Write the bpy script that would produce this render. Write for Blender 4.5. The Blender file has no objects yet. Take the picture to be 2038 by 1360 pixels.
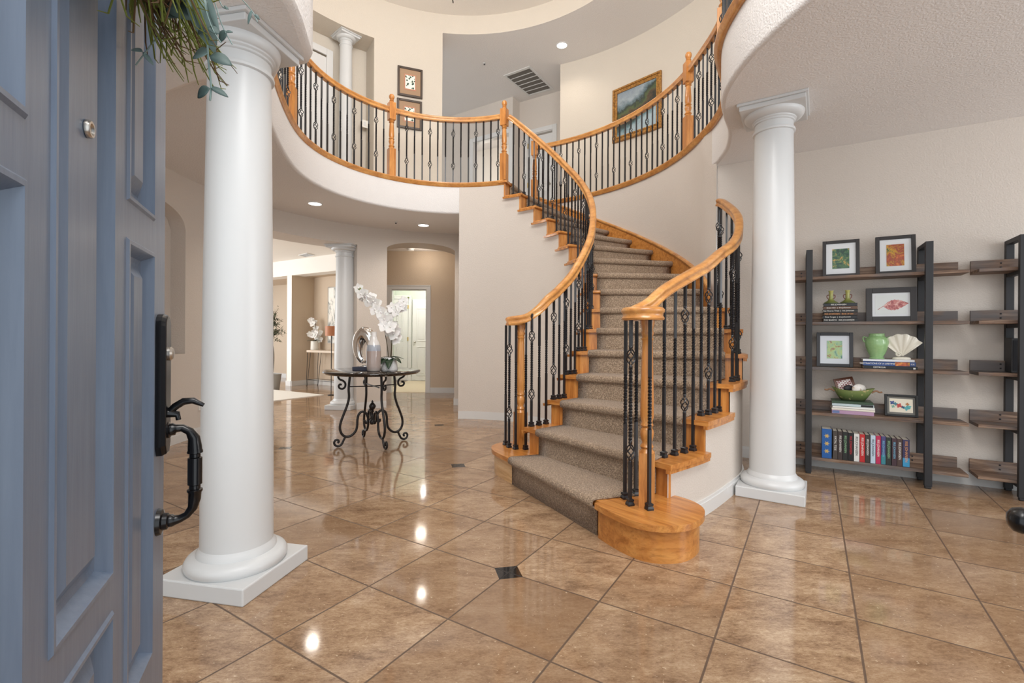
import bpy, bmesh, math, random
from math import sin, cos, pi, radians, atan2, hypot, sqrt
from mathutils import Vector, Matrix
from mathutils.geometry import tessellate_polygon
random.seed(7)
SC = bpy.context.scene
COL = SC.collection

# ------------------------------------------------------------------ measuring helpers (survey of the photograph)
ROLL = radians(0.3288); FPX = 948.83; YH = 668.807; CXP = 1019.0; EYE = 1.14
def unroll(px, py):
    c, s = cos(ROLL), sin(ROLL); dx, dy = px-1019, py-680
    return dx*c+dy*s+1019, -dx*s+dy*c+680
def pl(px, py, z):
    x, y = unroll(px, py); Y = FPX*(EYE-z)/(y-YH)
    return ((x-CXP)/FPX*Y, Y)

# ------------------------------------------------------------------ mesh builder
class MB:
    def __init__(s): s.v = []; s.f = []
    def add(s, vs, fs):
        o = len(s.v); s.v += [tuple(v) for v in vs]; s.f += [tuple(i+o for i in f) for f in fs]; return s
    def obox(s, c, ax, ay, az):
        c, ax, ay, az = map(Vector, (c, ax, ay, az))
        vs = [c+i*ax+j*ay+k*az for i in (-1, 1) for j in (-1, 1) for k in (-1, 1)]
        return s.add(vs, [(0,1,3,2),(4,6,7,5),(0,4,5,1),(2,3,7,6),(0,2,6,4),(1,5,7,3)])
    def box(s, x0, x1, y0, y1, z0, z1):
        return s.obox(((x0+x1)/2,(y0+y1)/2,(z0+z1)/2), ((x1-x0)/2,0,0), (0,(y1-y0)/2,0), (0,0,(z1-z0)/2))
    def rbox(s, c, sx, sy, z0, z1, a=0):
        return s.obox((c[0],c[1],(z0+z1)/2), (cos(a)*sx/2,sin(a)*sx/2,0), (-sin(a)*sy/2,cos(a)*sy/2,0), (0,0,(z1-z0)/2))
    def lathe(s, prof, seg=32, c=(0,0,0), M=None, cap=True):
        vs = []; n = len(prof)
        for r, z in prof:
            for i in range(seg):
                a = 2*pi*i/seg; p = Vector((r*cos(a), r*sin(a), z))
                vs.append((M @ p if M else p) + Vector(c))
        fs = [(j*seg+i, j*seg+(i+1) % seg, (j+1)*seg+(i+1) % seg, (j+1)*seg+i) for j in range(n-1) for i in range(seg)]
        if cap:
            fs.append(tuple(reversed(range(seg)))); fs.append(tuple((n-1)*seg+i for i in range(seg)))
        return s.add(vs, fs)
    def tube(s, path, r, seg=8, cap=True, squash=None):
        P = [Vector(p) for p in path]; n = len(P); R = r if isinstance(r, (list, tuple)) else [r]*n
        T = []
        for i in range(n):
            t = (P[min(i+1, n-1)]-P[max(i-1, 0)])
            T.append(t.normalized() if t.length > 1e-9 else Vector((0,0,1)))
        u = T[0].orthogonal().normalized(); vs = []
        for i in range(n):
            u = (u - T[i]*u.dot(T[i]));  u = u.normalized() if u.length > 1e-6 else T[i].orthogonal().normalized()
            w = T[i].cross(u)
            for k in range(seg):
                a = 2*pi*k/seg; vs.append(P[i]+R[i]*(cos(a)*u+sin(a)*w))
        fs = [(j*seg+k, j*seg+(k+1) % seg, (j+1)*seg+(k+1) % seg, (j+1)*seg+k) for j in range(n-1) for k in range(seg)]
        if cap: fs.append(tuple(reversed(range(seg)))); fs.append(tuple((n-1)*seg+k for k in range(seg)))
        return s.add(vs, fs)
    def sweep(s, path, prof, cap=True):      # profile (lateral, up) kept upright along the path
        P = [Vector(p) for p in path]; n = len(P); m = len(prof); vs = []
        for i in range(n):
            t = P[min(i+1, n-1)]-P[max(i-1, 0)]; h = Vector((t.x, t.y, 0))
            h = h.normalized() if h.length > 1e-7 else Vector((1,0,0)); l = Vector((-h.y, h.x, 0))
            tt = t.normalized(); up = Vector((0,0,1))-tt*tt.z; up = up.normalized()
            for a, b in prof: vs.append(P[i]+l*a+up*b)
        fs = [(j*m+k, j*m+(k+1) % m, (j+1)*m+(k+1) % m, (j+1)*m+k) for j in range(n-1) for k in range(m)]
        if cap: fs.append(tuple(reversed(range(m)))); fs.append(tuple((n-1)*m+k for k in range(m)))
        return s.add(vs, fs)
    def prism(s, poly, z0, z1):
        n = len(poly)
        if sum(poly[i][0]*poly[(i+1) % n][1]-poly[(i+1) % n][0]*poly[i][1] for i in range(n)) < 0: poly = poly[::-1]
        vs = [(p[0],p[1],z0) for p in poly]+[(p[0],p[1],z1) for p in poly]
        tri = tessellate_polygon([[Vector((p[0],p[1],0)) for p in poly]])
        fs = [(a, c, b) if True else 0 for a, b, c in tri]+[(a+n, b+n, c+n) for a, b, c in tri]
        fs += [(i, (i+1) % n, (i+1) % n+n, i+n) for i in range(n)]
        return s.add(vs, fs)
    def wall(s, pts, z0, z1, both=None):     # vertical sheet along plan points; z0/z1 numbers
        n = len(pts); vs = [(p[0],p[1],z0) for p in pts]+[(p[0],p[1],z1) for p in pts]
        return s.add(vs, [(i, i+1, i+1+n, i+n) for i in range(n-1)])
    def slabwall(s, pts, off, z0, z1):       # wall with thickness: offset list
        n = len(pts); vs = [(p[0],p[1],z0) for p in pts]+[(p[0],p[1],z1) for p in pts]+[(p[0],p[1],z0) for p in off]+[(p[0],p[1],z1) for p in off]
        fs = []
        for i in range(n-1):
            fs += [(i,i+1,i+1+n,i+n),(i+1+2*n,i+2*n,i+3*n,i+1+3*n),(i+n,i+1+n,i+1+3*n,i+3*n),(i+1,i,i+2*n,i+1+2*n)]
        fs += [(0,n,3*n,2*n),(n-1,3*n-1,4*n-1,2*n-1)]
        return s.add(vs, fs)
    def quad(s, a, b, c, d): return s.add([a,b,c,d], [(0,1,2,3)])
    def ball(s, c, r, seg=12, rings=8, sc=(1,1,1)):
        prof = [(max(r*sin(pi*i/rings), 1e-5), -r*cos(pi*i/rings)) for i in range(rings+1)]
        return s.lathe(prof, seg, c, Matrix.Diagonal((*sc,)).to_3x3())

def wloc(o):
    v = Vector((0,0,0))
    while o: v += o.location; o = o.parent
    return v
def setp(o, label=None, cat=None, group=None, kind=None):
    if label: o['label'] = label
    if cat: o['category'] = cat
    if group: o['group'] = group
    if kind: o['kind'] = kind
    return o
def fixname(n): return n
def obj(name, mb, mat, parent=None, smooth=0, bevel=0, bseg=2, sub=0, merge=False):
    me = bpy.data.meshes.new(name)
    V = [Vector(v) for v in mb.v]
    if parent is not None: off = wloc(parent)
    else:
        lo = [min(v[i] for v in V) for i in range(3)]; hi = [max(v[i] for v in V) for i in range(3)]
        off = Vector(((lo[0]+hi[0])/2, (lo[1]+hi[1])/2, lo[2]))
    me.from_pydata([v-off for v in V], [], mb.f); 
    bm = bmesh.new(); bm.from_mesh(me)
    if merge: bmesh.ops.remove_doubles(bm, verts=bm.verts, dist=1e-5)
    bmesh.ops.recalc_face_normals(bm, faces=bm.faces); bm.to_mesh(me); bm.free()
    me.materials.append(mat)
    if smooth:
        me.polygons.foreach_set('use_smooth', [True]*len(me.polygons)); me.set_sharp_from_angle(angle=radians(smooth))
    o = bpy.data.objects.new(name, me); COL.objects.link(o)
    if parent is not None: o.parent = parent
    else: o.location = off
    if bevel:
        m = o.modifiers.new('b', 'BEVEL'); m.width = bevel; m.segments = bseg; m.limit_method = 'ANGLE'; m.angle_limit = radians(40)
    if sub:
        m = o.modifiers.new('s', 'SUBSURF'); m.levels = sub; m.render_levels = sub
    return o
def thing(name, label, cat, loc, group=None, kind=None):
    o = bpy.data.objects.new(name, None); COL.objects.link(o); o.location = loc; o.empty_display_size = .1
    return setp(o, label, cat, group, kind)
def copy_tree(o, parent=None):
    c = o.copy(); COL.objects.link(c); c.parent = parent
    for ch in list(o.children): copy_tree(ch, c)
    return c
def text(name, body, size, mat, parent, o, ux, uz, extr=.0004, ax='CENTER', sx=1.0):
    cu = bpy.data.curves.new(name, 'FONT'); cu.body = body; cu.size = size; cu.align_x = ax; cu.align_y = 'CENTER'; cu.extrude = extr
    cu.materials.append(mat); t = bpy.data.objects.new(name, cu); COL.objects.link(t)
    ux = Vector(ux).normalized(); uz = Vector(uz).normalized(); n = ux.cross(uz)
    M = Matrix((ux*sx, uz, n)).transposed().to_4x4(); M.translation = Vector(o)-(wloc(parent) if parent else Vector((0,0,0)))
    me = bpy.data.meshes.new_from_object(t); bpy.data.objects.remove(t); t = bpy.data.objects.new(name, me); COL.objects.link(t)
    if not me.materials: me.materials.append(mat)
    t.parent = parent; t.matrix_local = M
    return t
def spline(pts, n=8):
    P = [Vector(p) for p in pts]; out = []
    for i in range(len(P)-1):
        a, b, c, d = P[max(i-1,0)], P[i], P[i+1], P[min(i+2, len(P)-1)]
        for k in range(n):
            t = k/n; out.append(.5*((2*b)+(c-a)*t+(2*a-5*b+4*c-d)*t*t+(3*b-a-3*c+d)*t**3))
    out.append(P[-1]); return out
def resample(pts, step):
    P = [Vector(p) for p in pts]; L = [0]
    for a, b in zip(P, P[1:]): L.append(L[-1]+(b-a).length)
    n = max(1, round(L[-1]/step)); out = []; j = 0
    for i in range(n+1):
        d = L[-1]*i/n
        while j < len(P)-2 and L[j+1] < d: j += 1
        t = (d-L[j])/max(L[j+1]-L[j], 1e-9); out.append(P[j].lerp(P[j+1], t))
    return out
def offset2(pts, d):
    out = []; n = len(pts)
    for i in range(n):
        a, b = pts[max(i-1,0)], pts[min(i+1,n-1)]; tx, ty = b[0]-a[0], b[1]-a[1]; l = hypot(tx, ty) or 1
        out.append((pts[i][0]-ty/l*d, pts[i][1]+tx/l*d))
    return out

# ------------------------------------------------------------------ materials
def srgb(r, g, b):
    f = lambda c: (c/255/12.92) if c/255 <= .04045 else ((c/255+.055)/1.055)**2.4
    return (f(r), f(g), f(b), 1)
class Nd:
    def __init__(s, name):
        s.m = bpy.data.materials.new(name); s.m.use_nodes = True; s.t = s.m.node_tree; s.b = s.t.nodes['Principled BSDF']
    def n(s, typ, **kw):
        x = s.t.nodes.new(typ)
        for k, v in kw.items():
            if k in x.inputs: x.inputs[k].default_value = v
            else: setattr(x, k, v)
        return x
    def l(s, a, b): s.t.links.new(a, b)
    def math(s, op, a, b=None, c=None, clamp=False):
        x = s.t.nodes.new('ShaderNodeMath'); x.operation = op; x.use_clamp = clamp
        for i, v in enumerate((a, b, c)):
            if v is None: continue
            if isinstance(v, (int, float)): x.inputs[i].default_value = v
            else: s.l(v, x.inputs[i])
        return x.outputs[0]
    def mix(s, fac, a, b):
        x = s.t.nodes.new('ShaderNodeMix'); x.data_type = 'RGBA'
        for i, v in ((0, fac), (6, a), (7, b)):
            if isinstance(v, (int, float)): x.inputs[i].default_value = v
            elif isinstance(v, tuple): x.inputs[i].default_value = v
            else: s.l(v, x.inputs[i])
        return x.outputs[2]
    def ramp(s, fac, stops, interp='LINEAR'):
        x = s.t.nodes.new('ShaderNodeValToRGB'); r = x.color_ramp; r.interpolation = interp
        while len(r.elements) < len(stops): r.elements.new(.5)
        for e, (p, c) in zip(r.elements, stops): e.position = p; e.color = c
        s.l(fac, x.inputs[0]); return x.outputs[0]
    def coord(s, scale=(1,1,1), rot=(0,0,0), kind='Object'):
        c = s.n('ShaderNodeTexCoord'); m = s.n('ShaderNodeMapping'); m.inputs['Scale'].default_value = scale; m.inputs['Rotation'].default_value = rot
        s.l(c.outputs[kind], m.inputs[0]); return m.outputs[0]
    def noise(s, vec, scale, detail=4, rough=.55, dist=0):
        x = s.n('ShaderNodeTexNoise'); x.inputs['Scale'].default_value = scale; x.inputs['Detail'].default_value = detail
        x.inputs['Roughness'].default_value = rough; x.inputs['Distortion'].default_value = dist; s.l(vec, x.inputs['Vector']); return x.outputs[0]
    def bump(s, h, strength=.2, dist=.01):
        x = s.n('ShaderNodeBump'); x.inputs['Strength'].default_value = strength; x.inputs['Distance'].default_value = dist
        s.l(h, x.inputs['Height']); s.l(x.outputs[0], s.b.inputs['Normal'])
    def set(s, **kw):
        for k, v in kw.items():
            k = k.replace('_', ' ')
            if isinstance(v, (int, float, tuple)): s.b.inputs[k].default_value = v
            else: s.l(v, s.b.inputs[k])
        return s
def flat(name, col, rough=.5, metal=0, **kw):
    d = Nd(name); d.set(Base_Color=col, Roughness=rough, Metallic=metal, **kw); return d.m
def geo_pos(d): return d.n('ShaderNodeNewGeometry').outputs['Position']
def paint(name, col, bump=.25, scale=95, rough=.7):
    d = Nd(name); p = geo_pos(d); h = d.noise(p, scale, 2, .5)
    h2 = d.ramp(h, [(.42, (0,0,0,1)), (.6, (1,1,1,1))]); d.bump(h2, bump, .004)
    n = d.noise(p, 1.2, 2); d.set(Base_Color=d.mix(n, col, tuple(c*.96 for c in col[:3])+(1,)), Roughness=rough); return d.m
M = {}
M['wall'] = paint('wall_paint', srgb(212, 202, 192))
M['wall_hall'] = paint('hall_paint', srgb(205, 186, 164))
M['wall_warm'] = paint('upper_paint', srgb(214, 204, 190))
M['ceil'] = paint('ceiling_paint', srgb(230, 226, 223), .3, 80)
M['ceil_white'] = paint('white_ceiling_paint', srgb(236, 230, 222), .2, 80)
M['sage'] = paint('sage_paint', srgb(196, 204, 190), .1)
d = Nd('trim_white'); d.set(Base_Color=srgb(216, 215, 213), Roughness=.32); M['trim'] = d.m
d = Nd('column_white'); p = geo_pos(d); d.bump(d.noise(p, 25, 3), .05, .004); d.set(Base_Color=srgb(208, 209, 209), Roughness=.34); M['column'] = d.m
M['plate'] = flat('plastic_white', srgb(232, 228, 220), .4)
def oak(name, rot=(0,0,0), scale=(2.2, 26, 26), c=((196,128,62),(218,155,84),(160,98,44)), rough=.28, wpos=True):
    d = Nd(name); m = d.n('ShaderNodeMapping'); m.vector_type = 'POINT'
    d.l(geo_pos(d), m.inputs[0]); m.inputs['Rotation'].default_value = rot
    m2 = d.n('ShaderNodeMapping'); m2.inputs['Scale'].default_value = scale; d.l(m.outputs[0], m2.inputs[0]); v = m2.outputs[0]
    n = d.noise(v, 1.0, 5, .6, .6); n2 = d.noise(v, 4.5, 3, .7, .2)
    col = d.ramp(n, [(.3, srgb(*c[2])), (.47, srgb(*c[0])), (.7, srgb(*c[1]))])
    col = d.mix(d.ramp(n2, [(.35, (1,1,1,1)), (.55, (0,0,0,1))]), col, srgb(c[2][0]-14, c[2][1]-14, c[2][2]-8)) if False else d.mix(d.math('MULTIPLY', d.ramp(n2, [(.3, (1,1,1,1)), (.5, (0,0,0,1))]), .45), col, srgb(*[x-18 for x in c[2]]))
    d.bump(n2, .06, .003); d.set(Base_Color=col, Roughness=rough, Coat_Weight=.25, Coat_Roughness=.15); return d.m
M['oak_v'] = oak('oak_vertical', scale=(26, 26, 2.0))
M['oak_t'] = oak('oak_tread', rot=(0,0,radians(48)))
M['oak_t2'] = oak('oak_tread_upper', rot=(0,0,radians(-20)))
M['oak_r'] = oak('oak_rail', scale=(7, 7, 16), c=((200,138,74),(220,164,96),(170,112,58)))
M['oak_pale'] = oak('oak_pale', rot=(0,0,radians(60)), c=((218,178,128),(232,200,156),(196,150,100)))
M['iron'] = flat('black_iron', srgb(26, 26, 30), .35, .0, Specular_IOR_Level=.6)
M['iron_brown'] = flat('bronzed_iron', srgb(36, 31, 29), .36, .3)
M['steel_black'] = flat('black_powder_coat', srgb(38, 38, 41), .55)
# carpet
d = Nd('carpet_taupe'); v = geo_pos(d)
vo = d.n('ShaderNodeTexVoronoi'); vo.inputs['Scale'].default_value = 105; d.l(v, vo.inputs['Vector'])
mp = d.n('ShaderNodeMapping'); mp.inputs['Scale'].default_value = (20, 20, 220); d.l(v, mp.inputs[0])
row = d.noise(mp.outputs[0], 1.0, 2)
n = d.noise(v, 9, 3); n3 = d.noise(v, 240, 2)
f = d.math('ADD', d.math('MULTIPLY', vo.outputs['Distance'], .55), d.math('MULTIPLY', n3, .5))
col = d.ramp(f, [(.25, srgb(98,82,67)), (.5, srgb(160,138,116)), (.85, srgb(208,184,158))])
col = d.mix(d.math('MULTIPLY', n, .35), col, srgb(126,106,88))
d.bump(d.math('ADD', f, d.math('MULTIPLY', row, .6)), .9, .008); d.set(Base_Color=col, Roughness=.95, Sheen_Weight=.2, Specular_IOR_Level=.1); M['carpet'] = d.m
d = Nd('rug_white'); d.bump(d.noise(geo_pos(d), 120, 2), .6, .01); d.set(Base_Color=srgb(240, 236, 228), Roughness=.95); M['rug'] = d.m
d = Nd('carpet_beige'); d.bump(d.noise(geo_pos(d), 150, 2), .6, .01); d.set(Base_Color=srgb(206, 190, 166), Roughness=.95); M['carpet_beige'] = d.m
# rustic shelf wood
d = Nd('rustic_wood'); m = d.n('ShaderNodeMapping'); d.l(geo_pos(d), m.inputs[0]); m.inputs['Rotation'].default_value = (0,0,radians(30.7))
m2 = d.n('ShaderNodeMapping'); m2.inputs['Scale'].default_value = (3, 30, 45); d.l(m.outputs[0], m2.inputs[0])
n = d.noise(m2.outputs[0], 1, 6, .65, .5); m3 = d.n('ShaderNodeMapping'); m3.inputs['Scale'].default_value = (3.2, 3, 6); d.l(m.outputs[0], m3.inputs[0]); n2 = d.noise(m3.outputs[0], 1, 2)
col = d.ramp(n, [(.3, srgb(64,47,37)), (.5, srgb(116,90,72)), (.7, srgb(160,134,112))])
col = d.mix(d.ramp(n2, [(.42, (0,0,0,1)), (.62, (.85,.85,.85,1))]), col, srgb(96,92,92)); d.bump(n, .25, .004)
d.set(Base_Color=col, Roughness=.6); M['rustic'] = d.m
# travertine floor with the diagonal tile grid and black inlays
d = Nd('travertine_tiles'); pos = geo_pos(d)
iv = (.3434970*1.14, -.2166949*1.14); jv = (-.210649*1.14, -.3336262*1.14); og = (-.48577*1.14, 2.78119*1.14)
det = iv[0]*jv[1]-jv[0]*iv[1]
A = ((jv[1]/det, -jv[0]/det), (-iv[1]/det, iv[0]/det))
sep = d.n('ShaderNodeSeparateXYZ'); d.l(pos, sep.inputs[0]); X, Y = sep.outputs[0], sep.outputs[1]
def lin(a, b, c): return d.math('ADD', d.math('ADD', d.math('MULTIPLY', X, a), d.math('MULTIPLY', Y, b)), c)
U = lin(A[0][0], A[0][1], -(A[0][0]*og[0]+A[0][1]*og[1])); Vv = lin(A[1][0], A[1][1], -(A[1][0]*og[0]+A[1][1]*og[1]))
fu, fv = d.math('FRACT', U), d.math('FRACT', Vv)
du = d.math('MINIMUM', fu, d.math('SUBTRACT', 1, fu)); dv = d.math('MINIMUM', fv, d.math('SUBTRACT', 1, fv))
edge = d.math('MINIMUM', du, dv)
grout = d.math('LESS_THAN', edge, .0085)
iu, ivv = d.math('FLOOR', U), d.math('FLOOR', Vv)
cmb = d.n('ShaderNodeCombineXYZ'); d.l(iu, cmb.inputs[0]); d.l(ivv, cmb.inputs[1])
wn = d.n('ShaderNodeTexWhiteNoise'); d.l(cmb.outputs[0], wn.inputs[0]); rnd = wn.outputs['Value']
off = d.n('ShaderNodeVectorMath'); off.operation = 'SCALE'; d.l(wn.outputs['Color'], off.inputs[0]); off.inputs['Scale'].default_value = 37
ad = d.n('ShaderNodeVectorMath'); ad.operation = 'ADD'; d.l(pos, ad.inputs[0]); d.l(off.outputs[0], ad.inputs[1]); tv = ad.outputs[0]
ms = d.n('ShaderNodeMapping'); ms.inputs['Rotation'].default_value = (0,0,radians(-20)); ms.inputs['Scale'].default_value = (1.2, 2.6, 1); d.l(tv, ms.inputs[0])
n1 = d.noise(ms.outputs[0], 3.4, 7, .66, .5); n2 = d.noise(ms.outputs[0], 20, 6, .8, .3); nf = d.noise(ms.outputs[0], 62, 4, .75, .2); n3 = d.noise(tv, 120, 2, .6)
c1 = d.ramp(d.math('ADD', d.math('ADD', d.math('MULTIPLY', n1, .42), d.math('MULTIPLY', n2, .34)), d.math('MULTIPLY', nf, .24)), [(.36, srgb(104,80,60)), (.455, srgb(152,122,95)), (.535, srgb(182,152,121)), (.64, srgb(214,189,158))])
c1 = d.mix(d.math('MULTIPLY', rnd, .72), c1, srgb(138,108,82))
pits = d.ramp(n3, [(.30, (1,1,1,1)), (.36, (0,0,0,1))]); c1 = d.mix(d.math('MULTIPLY', pits, .35), c1, srgb(112,82,58))
spk = d.ramp(d.noise(tv, 75, 1), [(.72, (0,0,0,1)), (.76, (1,1,1,1))]); c1 = d.mix(d.math('MULTIPLY', spk, .5), c1, srgb(228,206,176))
c1 = d.mix(d.math('MULTIPLY', grout, .85), c1, srgb(84,66,54))
ins = None
for a, b in ((2.0, 1.0), (-1, -2), (-4, -5), (-5, -1)):
    q = d.math('ADD', d.math('ABSOLUTE', d.math('SUBTRACT', U, a)), d.math('ABSOLUTE', d.math('SUBTRACT', Vv, b)))
    q = d.math('LESS_THAN', q, .175); ins = q if ins is None else d.math('MAXIMUM', ins, q)
c1 = d.mix(ins, c1, srgb(28, 27, 28))
rr = d.math('ADD', d.math('MULTIPLY', n2, .09), .035); rr = d.math('ADD', rr, d.math('MULTIPLY', grout, .4))
d.bump(d.math('ADD', d.math('MULTIPLY', grout, -1), d.math('MULTIPLY', pits, -.12)), .25, .002)
d.set(Base_Color=c1, Roughness=rr, Specular_IOR_Level=.62); M['floor'] = d.m
# door paint
d = Nd('door_paint'); ms = d.n('ShaderNodeMapping'); ms.inputs['Scale'].default_value = (40,40,2.5); d.l(geo_pos(d), ms.inputs[0]); n = d.noise(ms.outputs[0], 2.2, 4, .6)
d.bump(n, .12, .003); d.set(Base_Color=d.mix(n, srgb(98,112,133), srgb(124,138,158)), Roughness=.34, Coat_Weight=.1, Coat_Roughness=.2); M['door'] = d.m
M['handle'] = flat('oil_black_metal', srgb(20, 20, 23), .24, .3, Specular_IOR_Level=.7)
M['chrome'] = flat('polished_silver', (.86,.84,.81,1), .07, 1)
M['nickel'] = flat('worn_nickel', (.55,.52,.48,1), .3, 1)
M['brass'] = flat('brass_metal', (.75,.55,.2,1), .3, 1)
d = Nd('granite_black'); n = d.noise(geo_pos(d), 130, 3, .7); d.set(Base_Color=d.ramp(n, [(.45, srgb(24,22,21)), (.62, srgb(60,50,42)), (.75, srgb(130,112,92))]), Roughness=.06); M['granite'] = d.m
M['bulb'] = flat('lamp_glow', (1,1,1,1), .5, 0, Emission_Color=(1,.96,.9,1), Emission_Strength=3.5)
M['leaf_dark'] = flat('leaf_dark', srgb(34, 56, 36), .35); M['stem'] = flat('stem_brown', srgb(74, 62, 36), .6); M['stem_g'] = flat('stem_green', srgb(86, 98, 58), .5)
M['petal'] = flat('petal_white', srgb(246, 242, 238), .6, 0, Subsurface_Weight=.1)
M['bud'] = flat('bud_green', srgb(134, 142, 76), .5)
M['leaf_olive'] = flat('leaf_olive', srgb(70, 84, 56), .6)
M['euc'] = flat('eucalyptus_leaf', srgb(134, 156, 152), .55); M['euc2'] = flat('eucalyptus_dark', srgb(88, 108, 104), .55)
M['twig'] = flat('twig_green', srgb(118, 126, 52), .6); M['twig2'] = flat('twig_brown', srgb(104, 78, 48), .7)
# ------------------------------------------------------------------ the building: survey numbers
CX, CY = -.72, 5.05
Z1, Z2, Z3, Z4 = 2.81, 3.22, 5.97, 6.27
RISE = Z2/16
RI, RO, RD, RW, RR = 1.48, 2.67, 2.59, 2.77, 3.76
def P(R, deg): return (CX+R*cos(radians(deg)), CY+R*sin(radians(deg)))
def arc(R, a0, a1, step=2.0):
    n = max(1, int(abs(a1-a0)/step)); return [P(R, a0+(a1-a0)*i/n) for i in range(n+1)]
def S(name, mb, mat, parent=None, smooth=0, bevel=0):
    o = obj(name, mb, mat, parent, smooth, bevel)
    if parent is None: setp(o, kind='structure')
    return o
# floor
S('floor', MB().prism([(-9,-.6),(9,-.6),(9,9.46),(-.9,9.46),(-2.6,9.46),(-2.6,13.5),(-9,13.5)], -.08, 0), M['floor'])
S('floor_closet', MB().prism([(-2.6,9.47),(-.9,9.47),(-.9,13.5),(-2.6,13.5)], -.08, .004), M['carpet_beige'])
# hole edge in the first-floor slab
left_S = [v[:2] for v in spline([P(1.483,172)+(0,),(-2.203,5.03,0),(-2.175,4.74,0),(-2.10,4.40,0),(-2.00,4.05,0),(-1.88,3.70,0),(-1.70,3.32,0),(-1.46,3.0,0),(-1.22,2.72,0),(-1.06,2.40,0),(-.97,1.98,0),(-.92,1.2,0),(-.92,-.3,0)], 6)]
right_S = [v[:2] for v in spline([P(RO,3)+(0,),(1.955,4.80,0),(1.94,4.52,0),(1.885,4.23,0),(1.77,3.93,0),(1.62,3.675,0),(1.507,3.46,0),(1.435,3.24,0),(1.405,3.02,0),(1.40,2.80,0),(1.425,2.565,0),(1.462,2.35,0),(1.56,1.8,0),(1.7,1.2,0),(1.8,-.3,0)], 6)]
bal_L = arc(1.483, 170, 66)
hole = list(reversed(left_S)) + bal_L + arc(RO, 66, 5) + list(right_S)
# clean duplicates
hh = [hole[0]]
for p in hole[1:]:
    if hypot(p[0]-hh[-1][0], p[1]-hh[-1][1]) > .01: hh.append(p)
hole = hh
outer = [(8.5,-.3),(8.5,12.5),(-9,12.5),(-9,-.3)]
poly = hole + outer
def slab(poly, z0, z1):
    m = MB(); n = len(poly)
    tri = tessellate_polygon([[Vector((p[0],p[1],0)) for p in poly]])
    m.add([(p[0],p[1],z0) for p in poly]+[(p[0],p[1],z1) for p in poly], [(a,b,c) for a,b,c in tri]+[(a+n,b+n,c+n) for a,b,c in tri]+[(i,(i+1)%n,(i+1)%n+n,i+n) for i in range(n)])
    return m
hin = offset2(hole, .03)
def rounded_slab():
    m = slab(hin+outer, Z1, Z2-.004); n = len(hole); m.f = [f for f in m.f]
    prof = [(.03,0),(.018,.003),(.009,.009),(.003,.018),(0,.03),(0,Z2-.004-Z1),(.03,Z2-.004-Z1)]
    vs = []
    for d_, z in prof:
        for a, b in zip(hole, hin): vs.append((a[0]+(b[0]-a[0])*d_/.03, a[1]+(b[1]-a[1])*d_/.03, Z1+z))
    m.add(vs, [(j*n+i, j*n+i+1, (j+1)*n+i+1, (j+1)*n+i) for j in range(len(prof)-1) for i in range(n-1)])
    return m
S('ceiling_foyer', rounded_slab(), M['ceil'], smooth=40)
# lowered corner over the left column
bp = [v[:2] for v in spline([(-.86,-.3,0),(-.88,1.2,0),(-.93,1.98,0),(-.99,2.30,0)], 6)]+[(-1.02,2.42),(-1.06,2.48),(-1.22,2.51),(-1.76,2.66),(-2.02,2.79),(-3.4,3.2),(-3.4,-.3)]
S('beam_left', MB().prism(bp, 2.535, Z1+.35), M['ceil'], smooth=30, bevel=.035)
# ---- downstairs curved wall: niche, wide opening, arch
wl = MB()
fb = (-3.42, 3.6)
wl.slabwall([(-3.42,-.3),(-3.42,3.7)]+arc(RW,206,203), [(-3.9,-.3),(-3.9,3.7)]+arc(RW+.5,206,203), 0, Z1)
S('wall_left', wl, M['wall'], smooth=30)
def curved_panel(m, R, a0, a1, zf0, zf1, R2, step=1.0):
    n = max(2, int(abs(a1-a0)/step)); A = [a0+(a1-a0)*i/n for i in range(n+1)]
    vs = []; 
    for a in A:
        z0 = zf0(a) if callable(zf0) else zf0; z1 = zf1(a) if callable(zf1) else zf1
        p, q = P(R, a), P(R2, a); vs += [(p[0],p[1],z0),(p[0],p[1],z1),(q[0],q[1],z1),(q[0],q[1],z0)]
    fs = []
    for i in range(n):
        o = 4*i
        for k in range(4): fs.append((o+k, o+4+k, o+4+(k+1) % 4, o+(k+1) % 4))
    fs += [(0,1,2,3),(4*n+3,4*n+2,4*n+1,4*n)]
    m.add(vs, fs)
wl = MB()
N0, N1 = 179.2, 201.5
def niche_top(a):
    t = (a-(N0+N1)/2)/((N1-N0)/2); return 2.25+.22*sqrt(max(0, 1-abs(t)**2.6))
curved_panel(wl, RW, 203, N1, 0, Z1, RW+.5)
curved_panel(wl, RW, N1, N0, 0, .93, RW+.5); curved_panel(wl, RW, N1, N0, niche_top, Z1, RW+.5, .5)
curved_panel(wl, RW, N0, 160, 0, Z1, RW+.5)
curved_panel(wl, RW, 160, 126.5, 2.52, Z1, RW+.5)
curved_panel(wl, RW+.16, N1, N0, .93, niche_top, RW+.3)
S('wall_curved', wl, M['wall'], smooth=30)
wl = MB()
A0, A1 = 117.0, 94.6
def arch(a):
    t = (a-(A0+A1)/2)/((A0-A1)/2); return 2.52+.145*sqrt(max(0,1-(t*.97)**2))-.03
curved_panel(wl, RW, 126.5, A0, 0, Z1, RW+.5); curved_panel(wl, RW, A0, A1, arch, Z1, RW+.5, .5); curved_panel(wl, RW, A1, 88, 0, Z1, RW+.5)
S('wall_arch', wl, M['wall'], smooth=30)
def baseboard(name, pts, h=.105, t=.014, closed=False):
    m = MB(); m.slabwall(pts, offset2(pts, t), 0, h-.02); m.slabwall(pts, offset2(pts, t*.6), h-.02, h)
    return S(name, m, M['trim'], smooth=30)
baseboard('baseboard_left', list(reversed(arc(RW-.001, 203, 160))) if False else arc(RW-.001, 160, 203)[::-1][::-1])
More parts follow.
